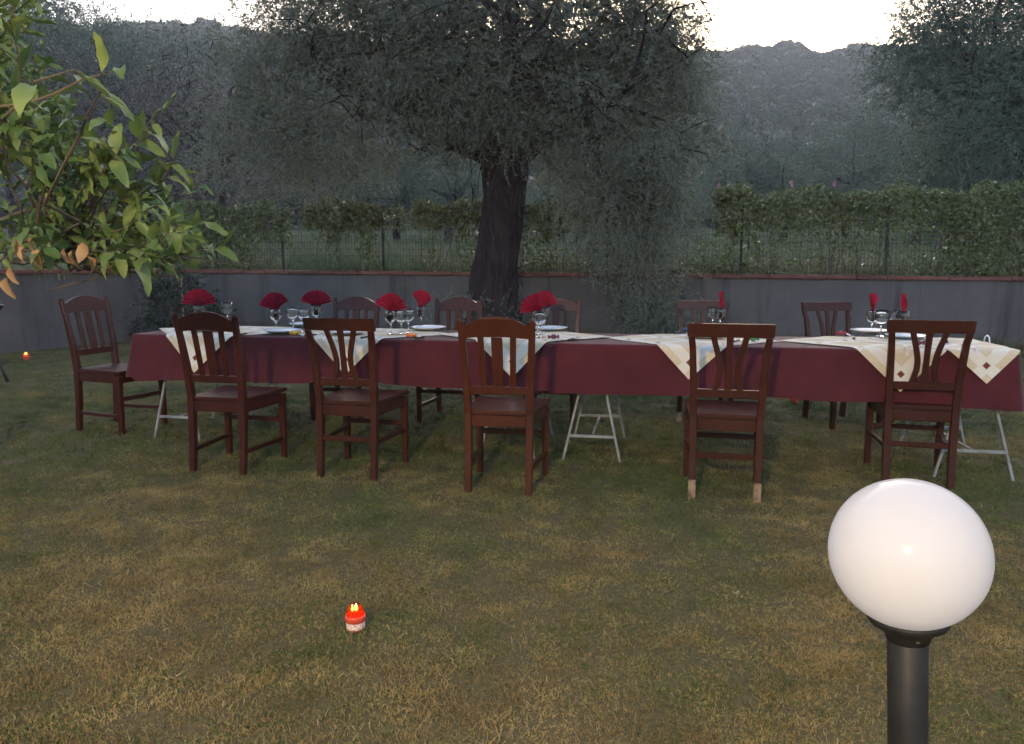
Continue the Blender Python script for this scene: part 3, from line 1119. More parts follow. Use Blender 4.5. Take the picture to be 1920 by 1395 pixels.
# ------------------------------------------------------------------ the lemon tree at the left
def leaf_mesh(name, material, L=0.10, W=0.052, curl=0.25, fold=0.25, rows=6):
    V, F = [], []
    for k in range(rows + 1):
        t = k / rows
        w = W / 2 * (math.sin(math.pi * t ** 0.85) ** 0.8) + 0.0006
        z = -curl * L * t * t
        x = L * (t - curl * .25 * t * t)
        wav = 0.0035 * math.sin(t * 13)
        V += [(x, -w, z + fold * w + wav), (x, 0, z), (x, w, z + fold * w - wav)]
    for k in range(rows):
        a = k * 3
        F += [(a, a + 3, a + 4, a + 1), (a + 1, a + 4, a + 5, a + 2)]
    me = bpy.data.meshes.new(name)
    me.from_pydata(V, [], F)
    me.materials.append(material)
    me.polygons.foreach_set('use_smooth', [True] * len(me.polygons))
    return me


def lemon_tree():
    loc = Vector((-3.0, 3.35, 0))
    root = empty('lemon_tree', loc, 0, 'lemon tree with broad yellow green leaves leaning in from the left', 'tree')
    MB().tube([(0, 0, -.05), (.05, .02, .5), (.0, .0, 1.0), (.1, 0, 1.5)], [.075, .06, .055, .05], 12).build('trunk', M_BARK, root, smooth=True)
    kinds = [leaf_mesh('leaf', M_LEMON, L, W, c, f) for L, W, c, f in ((.105, .044, .2, .5), (.09, .040, .55, .35), (.115, .046, .1, .55), (.08, .034, .7, .6), (.10, .042, -.25, .5), (.065, .028, .3, .8), (.12, .046, .4, .3), (.095, .036, -.1, .9))]
    dry = [leaf_mesh('dry_leaf', M_DRY, L, W, c, f) for L, W, c, f in ((.070, .026, .5, 1.0), (.055, .018, .3, 1.3), (.072, .036, .7, .8))]
    br = MB()
    leaves = []                       # (place, direction, up, size)

    def shoot(base, tip, n, size=1.0, bunch=.6, r=.004):
        base, tip = Vector(base), Vector(tip)
        path = limb_path(base, tip, 5, .12)
        br.tube(path, [r * (1.0, .85, .7, .5, .3)[k] for k in range(5)], 5)
        d = (tip - base).normalized()
        for k in range(n):
            t = 1 - (1 - k / max(1, n - 1)) * bunch
            f = t * 4
            a = min(int(f), 3)
            p = path[a].lerp(path[a + 1], f - a)
            ang = k * 2.4 + random.uniform(-.4, .4)
            sd = d.orthogonal().normalized()
            sd = Matrix.Rotation(ang, 3, d) @ sd
            ld = (d * random.uniform(.35, 1.1) + sd * random.uniform(.5, 1.0) + Vector((0, 0, random.uniform(-.6, .45)))).normalized()
            leaves.append((p, ld, size * random.uniform(.75, 1.15)))
    # scaffold limbs
    hubs = []
    for e in ((.75, -.35, 1.75), (1.0, .1, 1.5), (1.15, -.1, 1.25), (.55, .35, 2.1), (.4, -.5, 2.3), (.9, .45, 1.35), (.5, -.75, 1.45)):
        p = limb_path((.05, 0, 1.15), e, 6, .1)
        br.tube(p, [.022, .017, .014, .011, .009, .007], 7)
        hubs += p[2:]
    # leafy shoots aimed at the places where the photograph shows leaves
    aims = []
    for px0, px1, py0, py1, k in ((-20, 75, -30, 150, 26), (-20, 110, 110, 330, 32), (60, 140, 40, 200, 7), (40, 200, 210, 370, 18), (0, 150, 330, 450, 20), (150, 300, 330, 470, 20), (270, 350, 380, 480, 13),
                                  (300, 390, 400, 500, 14), (200, 330, 430, 500, 12), (0, 110, 420, 470, 7), (150, 250, 250, 330, 7)):
        for _ in range(k):
            aims.append((random.uniform(px0, px1), random.uniform(py0, py1), random.uniform(2.5, 3.6), random.randint(8, 12), random.choice((.5, .65, .8, .95))))
    # single shoots that stand out
    aims += [(285, 235, 2.75, 9, .95), (300, 215, 2.8, 6, .8), (325, 300, 2.8, 9, 1.0), (200, 225, 2.7, 7, .9), (205, 240, 2.9, 7, .9), (250, 270, 2.8, 8, 1.1), (330, 320, 2.9, 7, .9),
             (380, 415, 2.9, 8, .95), (415, 465, 2.9, 9, .9), (405, 470, 3.0, 8, .9), (370, 350, 3.0, 8, .9), (310, 482, 2.7, 6, .9), (288, 478, 2.7, 5, .9), (140, 130, 1.55, 3, 1.1), (190, 135, 1.6, 3, .95), (225, 130, 1.6, 2, .8)]
    for px, py, dp, n, sz in aims:
        tip = at_depth(px, py, dp) - loc
        h = min(hubs, key=lambda q: (q - tip).length + random.uniform(0, .25))
        d = (tip - h)
        if d.length > .55:
            mid = tip - d.normalized() * .38 + Vector((-.06, 0, -.06 if d.z > 0 else .05))
            br.tube(limb_path(h, mid, 5, .12), [.006, .0055, .005, .0045, .004], 5)
            h = mid
        shoot(h, tip, n, sz)
    # low bare twigs that hang over the wall
    for (xa, ya, xb, yb) in ((60, 500, 200, 470), (90, 545, 260, 500), (150, 495, 330, 520), (330, 480, 420, 492), (110, 470, 190, 515)):
        br.tube(limb_path(at_depth(xa, ya, 2.8) - loc, at_depth(xb, yb, 2.95) - loc, 5, .06), [.003, .0035, .004, .004, .005], 4)
    tag(br.build('branches', M_TWIG, root), kind='stuff')
    dried = [((60, 445), 0), ((45, 462), 1), ((72, 468), 2), ((120, 465), 1), ((135, 470), 0), ((155, 455), 2), ((163, 480), 0), ((14, 520), 2), ((28, 448), 1), ((20, 500), 0)]

    def put(nm, me, p, ld, sz):
        o = link(bpy.data.objects.new(nm, me), root)
        o.location = p
        z = Vector((random.uniform(-.5, .5), random.uniform(-.8, .2), 1)).normalized()
        y = z.cross(ld).normalized()
        z = ld.cross(y)
        o.rotation_euler = Matrix((ld, y, z)).transposed().to_euler()
        o.scale = (sz, sz, sz)
        return o
    for (px, py), k in dried:
        p = at_depth(px, py, 2.55) - loc
        put('dry_leaf', dry[k], p, Vector((random.uniform(-.45, .45), random.uniform(-.4, .4), -1)).normalized(), random.uniform(.9, 1.15))
        # its stalk up to the twig
    # the leaves that show largest stand alone, the rest are joined
    random.shuffle(leaves)
    leaves.sort(key=lambda l: (l[0] + loc).length / l[2])
    n_apart = 285
    for p, ld, sz in leaves[:n_apart]:
        put('leaf', random.choice(kinds), p, ld, sz)
    V, F, n = [], [], 0
    for p, ld, sz in leaves[n_apart:]:
        me = random.choice(kinds)
        z = Vector((random.uniform(-.5, .5), random.uniform(-.8, .2), 1)).normalized()
        y = z.cross(ld).normalized()
        z = ld.cross(y)
        Mx = Matrix((ld * sz, y * sz, z * sz)).transposed()
        for v in me.vertices:
            V.append(tuple(Mx @ v.co + p))
        for f in me.polygons:
            F.append(tuple(i + n for i in f.vertices))
        n += len(me.vertices)
    me = mesh_np('foliage', np.array(V), np.array(F), M_LEMON, smooth=True)
    tag(link(bpy.data.objects.new('foliage', me), root), kind='stuff')


lemon_tree()

# ------------------------------------------------------------------ chairs
SEAT_H = 0.455


def chair(style, wd, label, pale_tips=()):
    """faces +Y; the back is at -Y"""
    root = empty('dining_chair', (0, 0, 0), 0, label, 'chair', 'wooden dining chairs round the table')
    B = 0.003
    back_h = 0.935 if style == 'arch' else 0.865
    # back posts: foot - seat - leaning back
    for s in (-1, 1):
        secs = []
        for z, x, y, w, d in ((0, .165, -.225, .034, .036), (.22, .166, -.205, .038, .040), (.44, .168, -.195, .038, .044), (.62, .174, -.212, .036, .038), (.80, .182, -.245, .034, .030), (back_h, .190, -.275, .032, .026)):
            x *= s
            secs.append([(x - w / 2, y - d / 2, z), (x + w / 2, y - d / 2, z), (x + w / 2, y + d / 2, z), (x - w / 2, y + d / 2, z)])
        o = MB().loft(secs).build('back_post', wd, root, B)
        if ('back', s) in pale_tips:
            x = .165 * s
            MB().box((x, -.2225, .050), (.0385, .0425, .112)).build('bare_foot', M_BARE, o, .002)
    for s in (-1, 1):
        x = .195 * s
        secs = [[(x - w, .205 - w, z), (x + w, .205 - w, z), (x + w, .205 + w, z), (x - w, .205 + w, z)] for z, w in ((0, .016), (.42, .020))]
        o = MB().loft(secs).build('front_leg', wd, root, B)
        if ('front', s) in pale_tips:
            MB().box((x, .205, .035), (.038, .038, .09)).build('bare_foot', M_BARE, o, .002)
    # seat board, slightly wider in front
    V = []
    for z, g in ((SEAT_H - .022, 0), (SEAT_H, 0)):
        V += [(-.185 - g, -.205, z), (.185 + g, -.205, z), (.222 + g, .235, z), (-.222 - g, .235, z)]
    MB().hexa([Vector(p) for p in V]).build('seat', wd, root, .006, segs=2)
    za = SEAT_H - .022 - .034
    MB().box((0, .206, za), (.352, .022, .062)).build('apron', wd, root, B)
    MB().box((0, -.196, za), (.298, .022, .062)).build('apron', wd, root, B)
    for s in (-1, 1):
        MB().bar((s * .170, -.172, za), (s * .195, .184, za), .022, .062).build('apron', wd, root, B)
    # stretchers
    zs = .135 if style == 'arch' else .215
    for s in (-1, 1):
        MB().bar((s * .166, -.188, zs), (s * .195, .188, zs), .020, .026).build('stretcher', wd, root, B)
    MB().bar((-.178, .205, .255), (.178, .205, .255), .020, .030).build('stretcher', wd, root, B)
    if style != 'arch':
        MB().bar((-.148, -.205, .235), (.148, -.205, .235), .020, .030).build('stretcher', wd, root, B)

    def yb(z):                       # the back's lean
        return float(np.interp(z, [.44, .62, .80, .95], [-.195, -.212, -.245, -.279]))

    def plate(outline, th):          # outline in x,z laid on the leaning back
        n = len(outline)
        vs = [(x, yb(z) - th / 2, z) for x, z in outline] + [(x, yb(z) + th / 2, z) for x, z in outline]
        fs = [tuple(range(n)), tuple(range(2 * n - 1, n - 1, -1))] + [(k, n + k, n + (k + 1) % n, (k + 1) % n) for k in range(n)]
        return MB().add(vs, fs)
    # lower rail
    zl = .565
    plate([(-.155, zl - .022), (.155, zl - .022), (.157, zl + .022), (-.157, zl + .022)], .022).build('lower_rail', wd, root, B)
    if style == 'arch':
        lo, hi = [], []
        for k in range(17):
            u = -1 + k / 8
            x = u * .174
            e = max(0, 1 - (abs(u) / .92) ** 2.2)
            hi.append((x, .915 + .048 * e))
            lo.append((x, .845 + .010 * math.cos(u * 1.5)))
        plate(lo + hi[::-1], .024).build('top_rail', wd, root, B)
        for x0, w in ((-.083, .030), (0, .056), (.083, .030)):
            wt = w * 1.05
            plate([(x0 * .94 - w / 2, zl + .019), (x0 * .94 + w / 2, zl + .019), (x0 * 1.04 + wt / 2, .852), (x0 * 1.04 - wt / 2, .852)], .016).build('slat', wd, root, .002)
        for s in (-1, 1):            # rounded ears over the posts
            MB().box((s * .1905, yb(.94) + .003, .940), (.034, .030, .020)).build('ear', wd, root, .008, segs=2)
    else:
        plate([(-.212, .862), (.212, .862), (.214, .932), (-.214, .932)], .030).build('top_rail', wd, root, .004, segs=2)
        # fan: straight middle slat and two bowed ones that meet it low down
        def bowed(pts):
            L = [(x - w / 2, z) for x, z, w in pts]
            Rr = [(x + w / 2, z) for x, z, w in pts]
            return L + Rr[::-1]
        zz = [zl + .019, .62, .66, .70, .74, .78, .82, .868]
        mid = [(0, z, w) for z, w in zip(zz, (.036, .034, .032, .030, .030, .031, .033, .036))]
        plate(bowed(mid), .016).build('slat', wd, root, .002)
        for s in (-1, 1):
            side = [(s * x, z, .030) for z, x in zip(zz, (.064, .052, .044, .043, .049, .058, .070, .082))]
            ol = bowed(side)
            plate(ol if s > 0 else ol, .0155).build('slat', wd, root, .002)
    return root


def put_chair(proto, x, y, deg, label, sc=1.0):
    c = copy_tree(proto)
    c.location = (x, y, -0.004)
    c.rotation_euler = (0, 0, R(deg))
    c.scale = (sc, sc, sc)
    c['label'] = label
    return c


p_arch = chair('arch', M_WOOD, 'x')
p_arch2 = chair('arch', M_WOOD3, 'x')
p_flat = chair('flat', M_WOOD2, 'x')
p_tip = chair('flat', M_WOOD2, 'x', (('back', -1), ('back', 1)))
p_tipf = chair('flat', M_WOOD2, 'x', (('front', 1), ('front', -1)))

put_chair(p_arch, -2.95, 5.74, -109.5, 'arched back wooden chair at the head of the table, far left', 1.035)
put_chair(p_arch, -1.69, 4.67, -12.5, 'arched back wooden chair on the near side, nearest the lemon tree')
put_chair(p_flat, -0.90, 4.55, -13, 'flat topped wooden chair between the two arched chairs on the near side')
put_chair(p_arch2, -0.034, 4.25, -10.3, 'redder arched back wooden chair standing closest to the middle of the lawn')
put_chair(p_tip, 1.16, 4.145, -12.8, 'flat topped wooden chair with pale bare back feet on the near side')
put_chair(p_flat, 2.32, 4.40, -16, 'flat topped wooden chair behind the white globe lamp')
put_chair(p_arch, -1.35, 6.21, 168.5, 'arched back chair on the far side, leftmost of the far row')
put_chair(p_arch, -0.49, 6.10, 168.0, 'arched back chair on the far side in front of the olive trunk')
put_chair(p_arch, 0.31, 6.08, 169.0, 'arched back chair on the far side just right of the olive trunk')
put_chair(p_tipf, 1.54, 6.16, 171.0, 'flat topped chair on the far side with pale bare front feet')
put_chair(p_flat, 2.56, 5.93, 190.0, 'flat topped chair on the far side, rightmost, turned slightly')
for p in (p_arch, p_arch2, p_flat, p_tip, p_tipf):
    drop_tree(p)

# ------------------------------------------------------------------ the table: two boards on trestles, cloths, toppers
TZ = 0.745


def table(x0, y0, deg, length, width, label, clabel, zc):
    a = R(deg)
    root = empty('trestle_table', (x0, y0, 0), a, label, 'table', 'boards of the long table')
    MB().box((length / 2, width / 2, TZ - .0125), (length - .01, width - .01, .025)).build('tabletop', M_BOARD, root, .003)
    # cloth: rounded outline, hanging with shallow folds
    o = empty('tablecloth', (x0, y0, 0), a, clabel, 'tablecloth', 'maroon tablecloths')
    o_me_v, o_me_f = [], []
    rc = .018
    per = []
    def corner(cx, cy, a0):
        return [(cx + rc * math.cos(a0 + k * math.pi / 12), cy + rc * math.sin(a0 + k * math.pi / 12), math.cos(a0 + k * math.pi / 12), math.sin(a0 + k * math.pi / 12)) for k in range(7)]
    nl, nw = 90, 26
    per += [(rc + (length - 2 * rc) * k / nl, 0, 0, -1) for k in range(1, nl)]
    per += corner(length - rc, rc, -math.pi / 2)
    per += [(length, rc + (width - 2 * rc) * k / nw, 1, 0) for k in range(1, nw)]
    per += corner(length - rc, width - rc, 0)
    per += [(length - rc - (length - 2 * rc) * k / nl, width, 0, 1) for k in range(1, nl)]
    per += corner(rc, width - rc, math.pi / 2)
    per += [(0, width - rc - (width - 2 * rc) * k / nw, -1, 0) for k in range(1, nw)]
    per += corner(rc, rc, math.pi)
    m = len(per)
    drops = [(-0.02, 0.0), (0.0, .0015), (0.004, .006), (0.016, .010), (.05, .012), (.10, .014), (.16, .018), (.22, .022), (.30, .028)]
    ph = random.uniform(0, 6)
    for dz, out in drops:
        for k, (x, y, nx, ny) in enumerate(per):
            s = k * .03
            f = max(0, dz) / .30
            wv = 1.05 * (0.022 * math.sin(s * 4.3 + ph + math.sin(s * 1.3)) + 0.014 * math.sin(s * 9.7 + 2 * ph + 1.5 * math.sin(s * 2.1)) + .007 * math.sin(s * 23 + 3 * math.sin(s * 3))) * f ** .8
            cor = max(0, .10 - min(abs(x - cx) + abs(y - cy) for cx in (0, length) for cy in (0, width))) * .15 * f
            ins = -.02 if dz < 0 else 0
            zz = TZ + .004 - max(0, dz) * (1 + .05 * math.sin(s * 2.1 + ph) + .025 * math.sin(s * 5.7 + 2 * ph))
            if dz < 0: zz = TZ + .004
            o_me_v.append((x + nx * (out + wv + cor + ins), y + ny * (out + wv + cor + ins), zz))
    for i in range(len(drops) - 1):
        for k in range(m):
            k2 = (k + 1) % m
            o_me_f.append((i * m + k, (i + 1) * m + k, (i + 1) * m + k2, i * m + k2))
    o_me_f.append(tuple(range(m)))
    MB().add(o_me_v, o_me_f).build('cloth', M_MAROON, o, smooth=True)
    return Matrix.Translation((x0, y0, 0)) @ Matrix.Rotation(a, 4, 'Z')


A_W = 0.74
TA = table(-2.62, 5.33, -12.5, 2.85, A_W, 'long trestle table board under the left maroon cloth', 'maroon cloth over the left half of the long table', 0)
TB = table(0.195, 4.685, -10.6, 2.62, A_W, 'long trestle table board under the right maroon cloth', 'maroon cloth over the right half of the long table', 0)


def topper(T, a0, D, level, twist, label, tlen):
    """square cloth laid cornerwise over the table at a0 along it; D is half its diagonal"""
    n = 64
    side = D * math.sqrt(2)
    V, UV = [], []
    tw = R(45 + twist)
    base = TZ + .0095 + .0022 * level
    for i in range(n + 1):
        for j in range(n + 1):
            u, v = i / n * side - side / 2, j / n * side - side / 2
            a = a0 + u * math.cos(tw) - v * math.sin(tw)
            b = A_W / 2 + u * math.sin(tw) + v * math.cos(tw)
            z = base + .0012 * math.sin(a * 19 + b * 7)
            rr = .016
            for sgn, ed in ((-1, -.004), (1, A_W + .004)):
                e = (b - ed) * sgn
                if e > -rr:
                    t = (e + rr)
                    q = rr * math.pi / 2
                    out = .026 + .003 * level
                    if t < q:
                        th = t / rr
                        b = ed + sgn * (-rr + (rr + out) * math.sin(th))
                        z = base - (rr) * (1 - math.cos(th))
                    else:
                        dn = t - q
                        wob = (.010 * math.sin(a * 16 + level) + .012 * math.sin(a * 7 + 2 * level)) * dn / .25
                        b = ed + sgn * (out + .13 * dn + abs(wob) * .6)
                        z = base - rr - dn
                    break
            e = a - tlen - .006                      # over the short end it hangs too
            if e > 0:
                z = min(z, base - max(0, e - .010)) if e > .010 else z
                a = tlen + .006 + min(e, .026 + .04 * e)
            V.append((a, b, z))
            UV.append((i / n * side, j / n * side))
    F = [(i * (n + 1) + j, (i + 1) * (n + 1) + j, (i + 1) * (n + 1) + j + 1, i * (n + 1) + j + 1) for i in range(n) for j in range(n)]
    me = mesh_np('table_topper', V, F, M_TOPPER, uv=UV, smooth=True)
    o = link(bpy.data.objects.new('table_topper', me))
    o.matrix_world = T
    return tag(o, label, 'tablecloth', 'cream patterned cloths laid cornerwise')


def edge_pos(T, px, py):
    """place along the near edge of the table under that spot"""
    x0, y0 = T.translation.x, T.translation.y
    d = T.to_3x3() @ Vector((1, 0, 0))
    X, Y, Z = sight(px, py)
    t, s = np.linalg.solve(np.array([[X, -d.x], [Y, -d.y]]), np.array([x0, y0]))
    return float(s)


tops = [(TA, 380, 692, .62, 0, 'cream patterned square cloth at the left end of the table'),
        (TA, 655, 690, .605, 1, 'cream patterned square cloth hanging behind the flat topped chair of the left half'),
        (TA, 958, 692, .59, 2, 'cream patterned square cloth where the two tables meet'),
        (TB, 1297, 708, .565, 0, 'cream patterned square cloth with its corner left of the pale footed chair'),
        (TB, 1683, 712, .605, 1, 'cream patterned square cloth with its corner beside the globe lamp chair'),
        (TB, 1835, 712, .55, 2, 'cream patterned square cloth at the right end of the table')]
for T, px, py, D, lv, lb in tops:
    a0 = edge_pos(T, px, py)
    topper(T, a0, D, lv, (lv * 37 % 5) - 2, lb, 9.0 if T is TA else 2.62)


def trestle(c, deg, label, spread=.36, length=.66):
    root = empty('trestle', (c[0], c[1], 0), R(deg), label, 'trestle', 'metal trestles under the table')
    h = TZ - .028
    MB().bar((0, .0, h - .015), (0, length, h - .015), .03, .03).build('beam', M_STEEL, root, .003)
    for y, sl in ((.03, -.05), (length - .03, .05)):
        for s in (-1, 1):
            MB().bar((s * .028, y, h - .03), (s * spread / 2, y + sl, -.004), .015, .015).build('leg', M_STEEL, root, .002)
        zc = .16
        t = 1 - zc / (h - .03)
        xx = .028 + (spread / 2 - .028) * t
        MB().bar((-xx, y + sl * t, zc), (xx, y + sl * t, zc), .014, .018).build('crossbar', M_STEEL, root, .002)
    t = 1 - .16 / (h - .03)
    MB().bar((0, .03 - .05 * t + .011, .157), (0, length - .03 + .05 * t - .011, .157), .014, .014).build('stretcher', M_STEEL, root, .002)


trestle((-2.36, 5.36), -12.5, 'grey metal trestle under the left end of the table')
trestle((-0.03, 4.86), -12.5, 'grey metal trestle behind the redder chair')
trestle((0.50, 4.74), -10.6, 'grey metal trestle in plain view under the middle of the table')
trestle((2.66, 4.35), -10.6, 'grey metal trestle under the right end of the table', .42)

# ------------------------------------------------------------------ tableware
TOP = TZ + .0165


def goblet_mesh(h=.158, r=.041):
    prof_o = [(.0, .0), (.034, .0), (.034, .0025), (.010, .006), (.0045, .014), (.0042, .060), (.010, .068), (r * .62, .080), (r * .95, .100), (r, .118), (r * .93, .140), (r * .86, h)]
    prof_i = [(r * .86 - .0014, h), (r * .93 - .0015, .140), (r - .0016, .118), (r * .95 - .0018, .101), (r * .60 - .001, .083), (.006, .0715), (.0, .0705)]
    return MB().lathe(prof_o + prof_i, 28).mesh('wine_glass', M_GLASS, merge=True, smooth=True)


GOB = goblet_mesh()
GOB2 = goblet_mesh(.172, .044)


def glass(p, label, big=False):
    o = link(bpy.data.objects.new('wine_glass', GOB2 if big else GOB))
    o.location = (p.x, p.y, TOP + .0015)
    return tag(o, label, 'wine glass', 'glasses on the table')


def fan_mesh(seed, ang=150, rad=.125, pleats=13):
    rnd = random.Random(seed)
    V, F = [], []
    n = pleats * 2
    rows = [(.0, .010), (.045, .022), (.075, .6), (.11, .8), (1, 1)]
    rs = [0.006, .030, .055, .085, rad]
    # the foot: a narrow pleated stalk that stands in the glass
    nr = 7
    for i in range(nr):
        t = i / (nr - 1)
        for k in range(n + 1):
            u = k / n - .5
            a = u * R(ang)
            zig = (1 if k % 2 else -1)
            if i == 0:
                x, z, y = u * .030, -.075, zig * .006
            elif i == 1:
                x, z, y = u * .040, -.010, zig * .007
            else:
                r = rad * (.22 + .78 * (i - 1) / (nr - 2)) * (1 + .02 * rnd.uniform(-1, 1) * (i == nr - 1))
                x, z = math.sin(a) * r, math.cos(a) * r
                y = zig * (.006 + .006 * (i - 1) / (nr - 2)) + .012 * math.sin(u * 5 + seed) * t
            V.append((x, y, z))
    for i in range(nr - 1):
        for k in range(n):
            q = i * (n + 1) + k
            F.append((q, q + 1, q + n + 2, q + n + 1))
    me = bpy.data.meshes.new('napkin_fan')
    me.from_pydata(V, [], F)
    me.materials.append(M_NAPKIN)
    return me


# (column, row of the glass foot, fan turn, fan angle, tilt, label)
NAP = [(375, 611, 6, 165, 0, 'red pleated napkin fan at the far left of the table, widest open'),
       (518, 622, -14, 140, -8, 'red napkin fan in a glass right of the first near chair'),
       (594, 612, 8, 150, 2, 'red napkin fan just left of the flat topped left chair'),
       (733, 626, -12, 150, 8, 'red napkin fan in front of the cluster of three glasses'),
       (790, 613, 52, 110, 14, 'red napkin fan tilted right in a lone glass before the olive trunk'),
       (1008, 627, -10, 150, -22, 'red napkin fan leaning left above the redder chair'),
       (1021, 616, 30, 130, 14, 'red napkin fan leaning right behind the leaning left fan'),
       (1350, 619, 66, 120, 12, 'narrow red napkin fan above the pale footed chair'),
       (1634, 626, 58, 120, -14, 'red napkin fan left of the globe lamp chair back'),
       (1690, 629, 76, 130, 2, 'thin edge on red napkin fan, rightmost on the table')]
GN = ['widest red fan at far left', 'red fan right of the first near chair', 'red fan left of the flat topped left chair', 'red fan before the three glasses', 'lone tilted red fan before the olive trunk',
      'left leaning red fan above the redder chair', 'right leaning red fan above the redder chair', 'narrow red fan above the pale footed chair', 'red fan left of the globe lamp chair', 'rightmost thin red fan']
for k, (px, py, turn, ang, tilt, lb) in enumerate(NAP):
    p = on_level(px, py, TOP)
    glass(p, 'wine glass holding the ' + GN[k])
    o = link(bpy.data.objects.new('napkin_fan', fan_mesh(k, ang, .118 if k else .125)))
    o.location = (p.x, p.y, TOP + .158 - .003)
    o.rotation_euler = (0, R(tilt), R(turn))
    tag(o, lb, 'napkin', 'red napkin fans')
GL = [(427, 608, 1, 'empty wine glass right of the widest napkin fan'), (550, 619, 0, 'empty wine glass, left one of the pair beside the second fan'), (571, 622, 0, 'empty wine glass, right one of the pair beside the second fan'),
      (753, 626, 0, 'empty wine glass in the cluster of three, middle one'), (766, 624, 0, 'empty wine glass in the cluster of three, right one'),
      (1012, 632, 0, 'empty wine glass partly behind the redder chair post'), (1336, 617, 0, 'empty wine glass left of the narrow napkin fan'),
      (1651, 631, 1, 'empty wine glass touching the globe lamp chair back'), (1678, 627, 0, 'empty wine glass left of the rightmost napkin fan')]
for px, py, big, lb in GL:
    glass(on_level(px, py, TOP), lb, bool(big))

plate_me = MB().lathe([(0, .004), (.075, .004), (.088, .008), (.112, .018), (.128, .022), (.130, .020), (.110, .012), (.088, .002), (.07, 0), (0, 0)], 40).mesh('dinner_plate', M_CHINA, merge=True, smooth=True)
PL = [(395, 619, 'white plate behind the first arched near chair'), (530, 624, 'white plate in front of the second napkin fan'), (652, 626, 'white plate behind the flat topped left chair'),
      (803, 618, 'white plate beneath the lone glass before the olive trunk'), (925, 628, 'white plate behind the redder chair'), (1030, 619, 'white plate right of the redder chair'),
      (1325, 632, 'white plate behind the pale footed chair'), (1632, 624, 'white plate under the fan left of the globe lamp chair'), (1700, 634, 'white plate seen through the slats of the globe lamp chair'),
      (575, 611, 'white plate at the far side beside the pair of glasses')]
for px, py, lb in PL:
    o = link(bpy.data.objects.new('dinner_plate', plate_me))
    p = on_level(px, py, TOP)
    o.location = (p.x, p.y, TOP + .0012)
    tag(o, lb, 'plate', 'white plates on the table')

FV = [(553, 629, (.75, .42, .04), 'yellow wrapped favour at the table edge near the second plate'), (771, 633, (.80, .22, .03), 'orange wrapped favour at the table edge below the three glasses'),
      (1038, 636, (.10, .02, .05), 'dark purple favour at the table edge right of the redder chair'), (1288, 622, (.03, .08, .16), 'small blue black favour left of the pale footed chair'),
      (1412, 640, (.05, .22, .06), 'green favour behind the right slats of the pale footed chair'), (1576, 629, (.30, .03, .05), 'red and white favour left of the globe lamp chair'),
      (338, 617, (.55, .12, .05), 'orange red favour behind the first arched chair'), (1722, 648, (.16, .03, .06), 'plum favour between slats of the globe lamp chair')]
for px, py, rgb, lb in FV:
    p = on_level(px, py, TOP)
    root = empty('wrapped_favour', (p.x, p.y, TOP), random.uniform(-.6, .6), lb, 'favour', 'wrapped favours at the place settings')
    mm = mat('favour_paper', rgb, .5)
    m = MB()
    prof = [(.0, -.030), (.012, -.030), (.004, -.017), (.010, -.012), (.014, 0), (.010, .012), (.004, .017), (.012, .030), (.0, .030)]
    m.lathe([(r * 1.1, z * 1.1) for r, z in prof], 14)
    m.v = [(z, y, x + .016) for x, y, z in m.v]
    m.build('sweet', mm, root, merge=True)
    MB().box((.052, .006, .006), (.030, .018, .010), Matrix.Rotation(.4, 3, 'Y')).build('name_tag', M_PLAST_W, root, .001)
KN = [(462, 627), (592, 629), (795, 634), (1075, 637), (1275, 624), (1385, 640), (1600, 634), (1775, 641), (690, 633)]
KL = ['left of the second plate', 'right of the second plate', 'below the lone glass plate', 'right of the redder chair', 'beside the blue black favour', 'behind the pale footed chair', 'left of the globe lamp chair', 'right of the globe lamp chair slats', 'left of the three glasses']
for (px, py), lb in zip(KN, KL):
    p = on_level(px, py, TOP)
    root = empty('table_knife', (p.x, p.y, TOP + .001), R(random.uniform(55, 80)), 'dark handled knife lying ' + lb, 'knife', 'knives on the table')
    MB().box((-.05, 0, .006), (.10, .016, .011)).build('handle', M_BLACK, root, .003)
    MB().hexa([Vector(q) for q in ((0, -.008, .004), (.11, -.002, .004), (.10, .009, .004), (0, .008, .004), (0, -.008, .006), (.11, -.002, .006), (.10, .009, .006), (0, .008, .006))]).build('blade', M_KNIFE, root)

# white spring clips that hold the cloths at the edge
CL = [(TA, 968, 650, 'white cloth clip on the table edge behind the redder chair'), (TA, 1003, 648, 'white cloth clip at the end of the left table'), (TB, 1296, 662, 'white cloth clip beside the pale footed chair'),
      (TB, 1698, 660, 'white cloth clip between slats of the globe lamp chair'), (TB, 1827, 662, 'white cloth clip right of the globe lamp chair')]
for T, px, py, lb in CL:
    s = edge_pos(T, px, py)
    q = T @ Vector((s, 0, 0))
    root = empty('cloth_clip', q, math.atan2(T[1][0], T[0][0]), lb, 'clip', 'clips along the table edge')
    MB().box((0, .010, TZ + .026), (.016, .062, .004)).build('upper_jaw', M_PLAST_W, root, .001)
    MB().box((0, -.034, TZ - .006), (.016, .004, .068)).build('front_plate', M_PLAST_W, root, .001)
    MB().box((0, -.012, TZ - .042), (.016, .048, .004)).build('lower_jaw', M_PLAST_W, root, .001)
q = TB @ Vector((2.63, .45, 0))
root = empty('cloth_clip', q, R(80), 'white looped clip on the right end of the table', 'clip', 'clips along the table edge')
MB().tube([(-.04, 0, TZ + .012), (-.03, 0, TZ + .045), (0, 0, TZ + .055), (.03, 0, TZ + .045), (.04, 0, TZ + .012)], .004, 8).build('loop', M_PLAST_W, root, smooth=True)


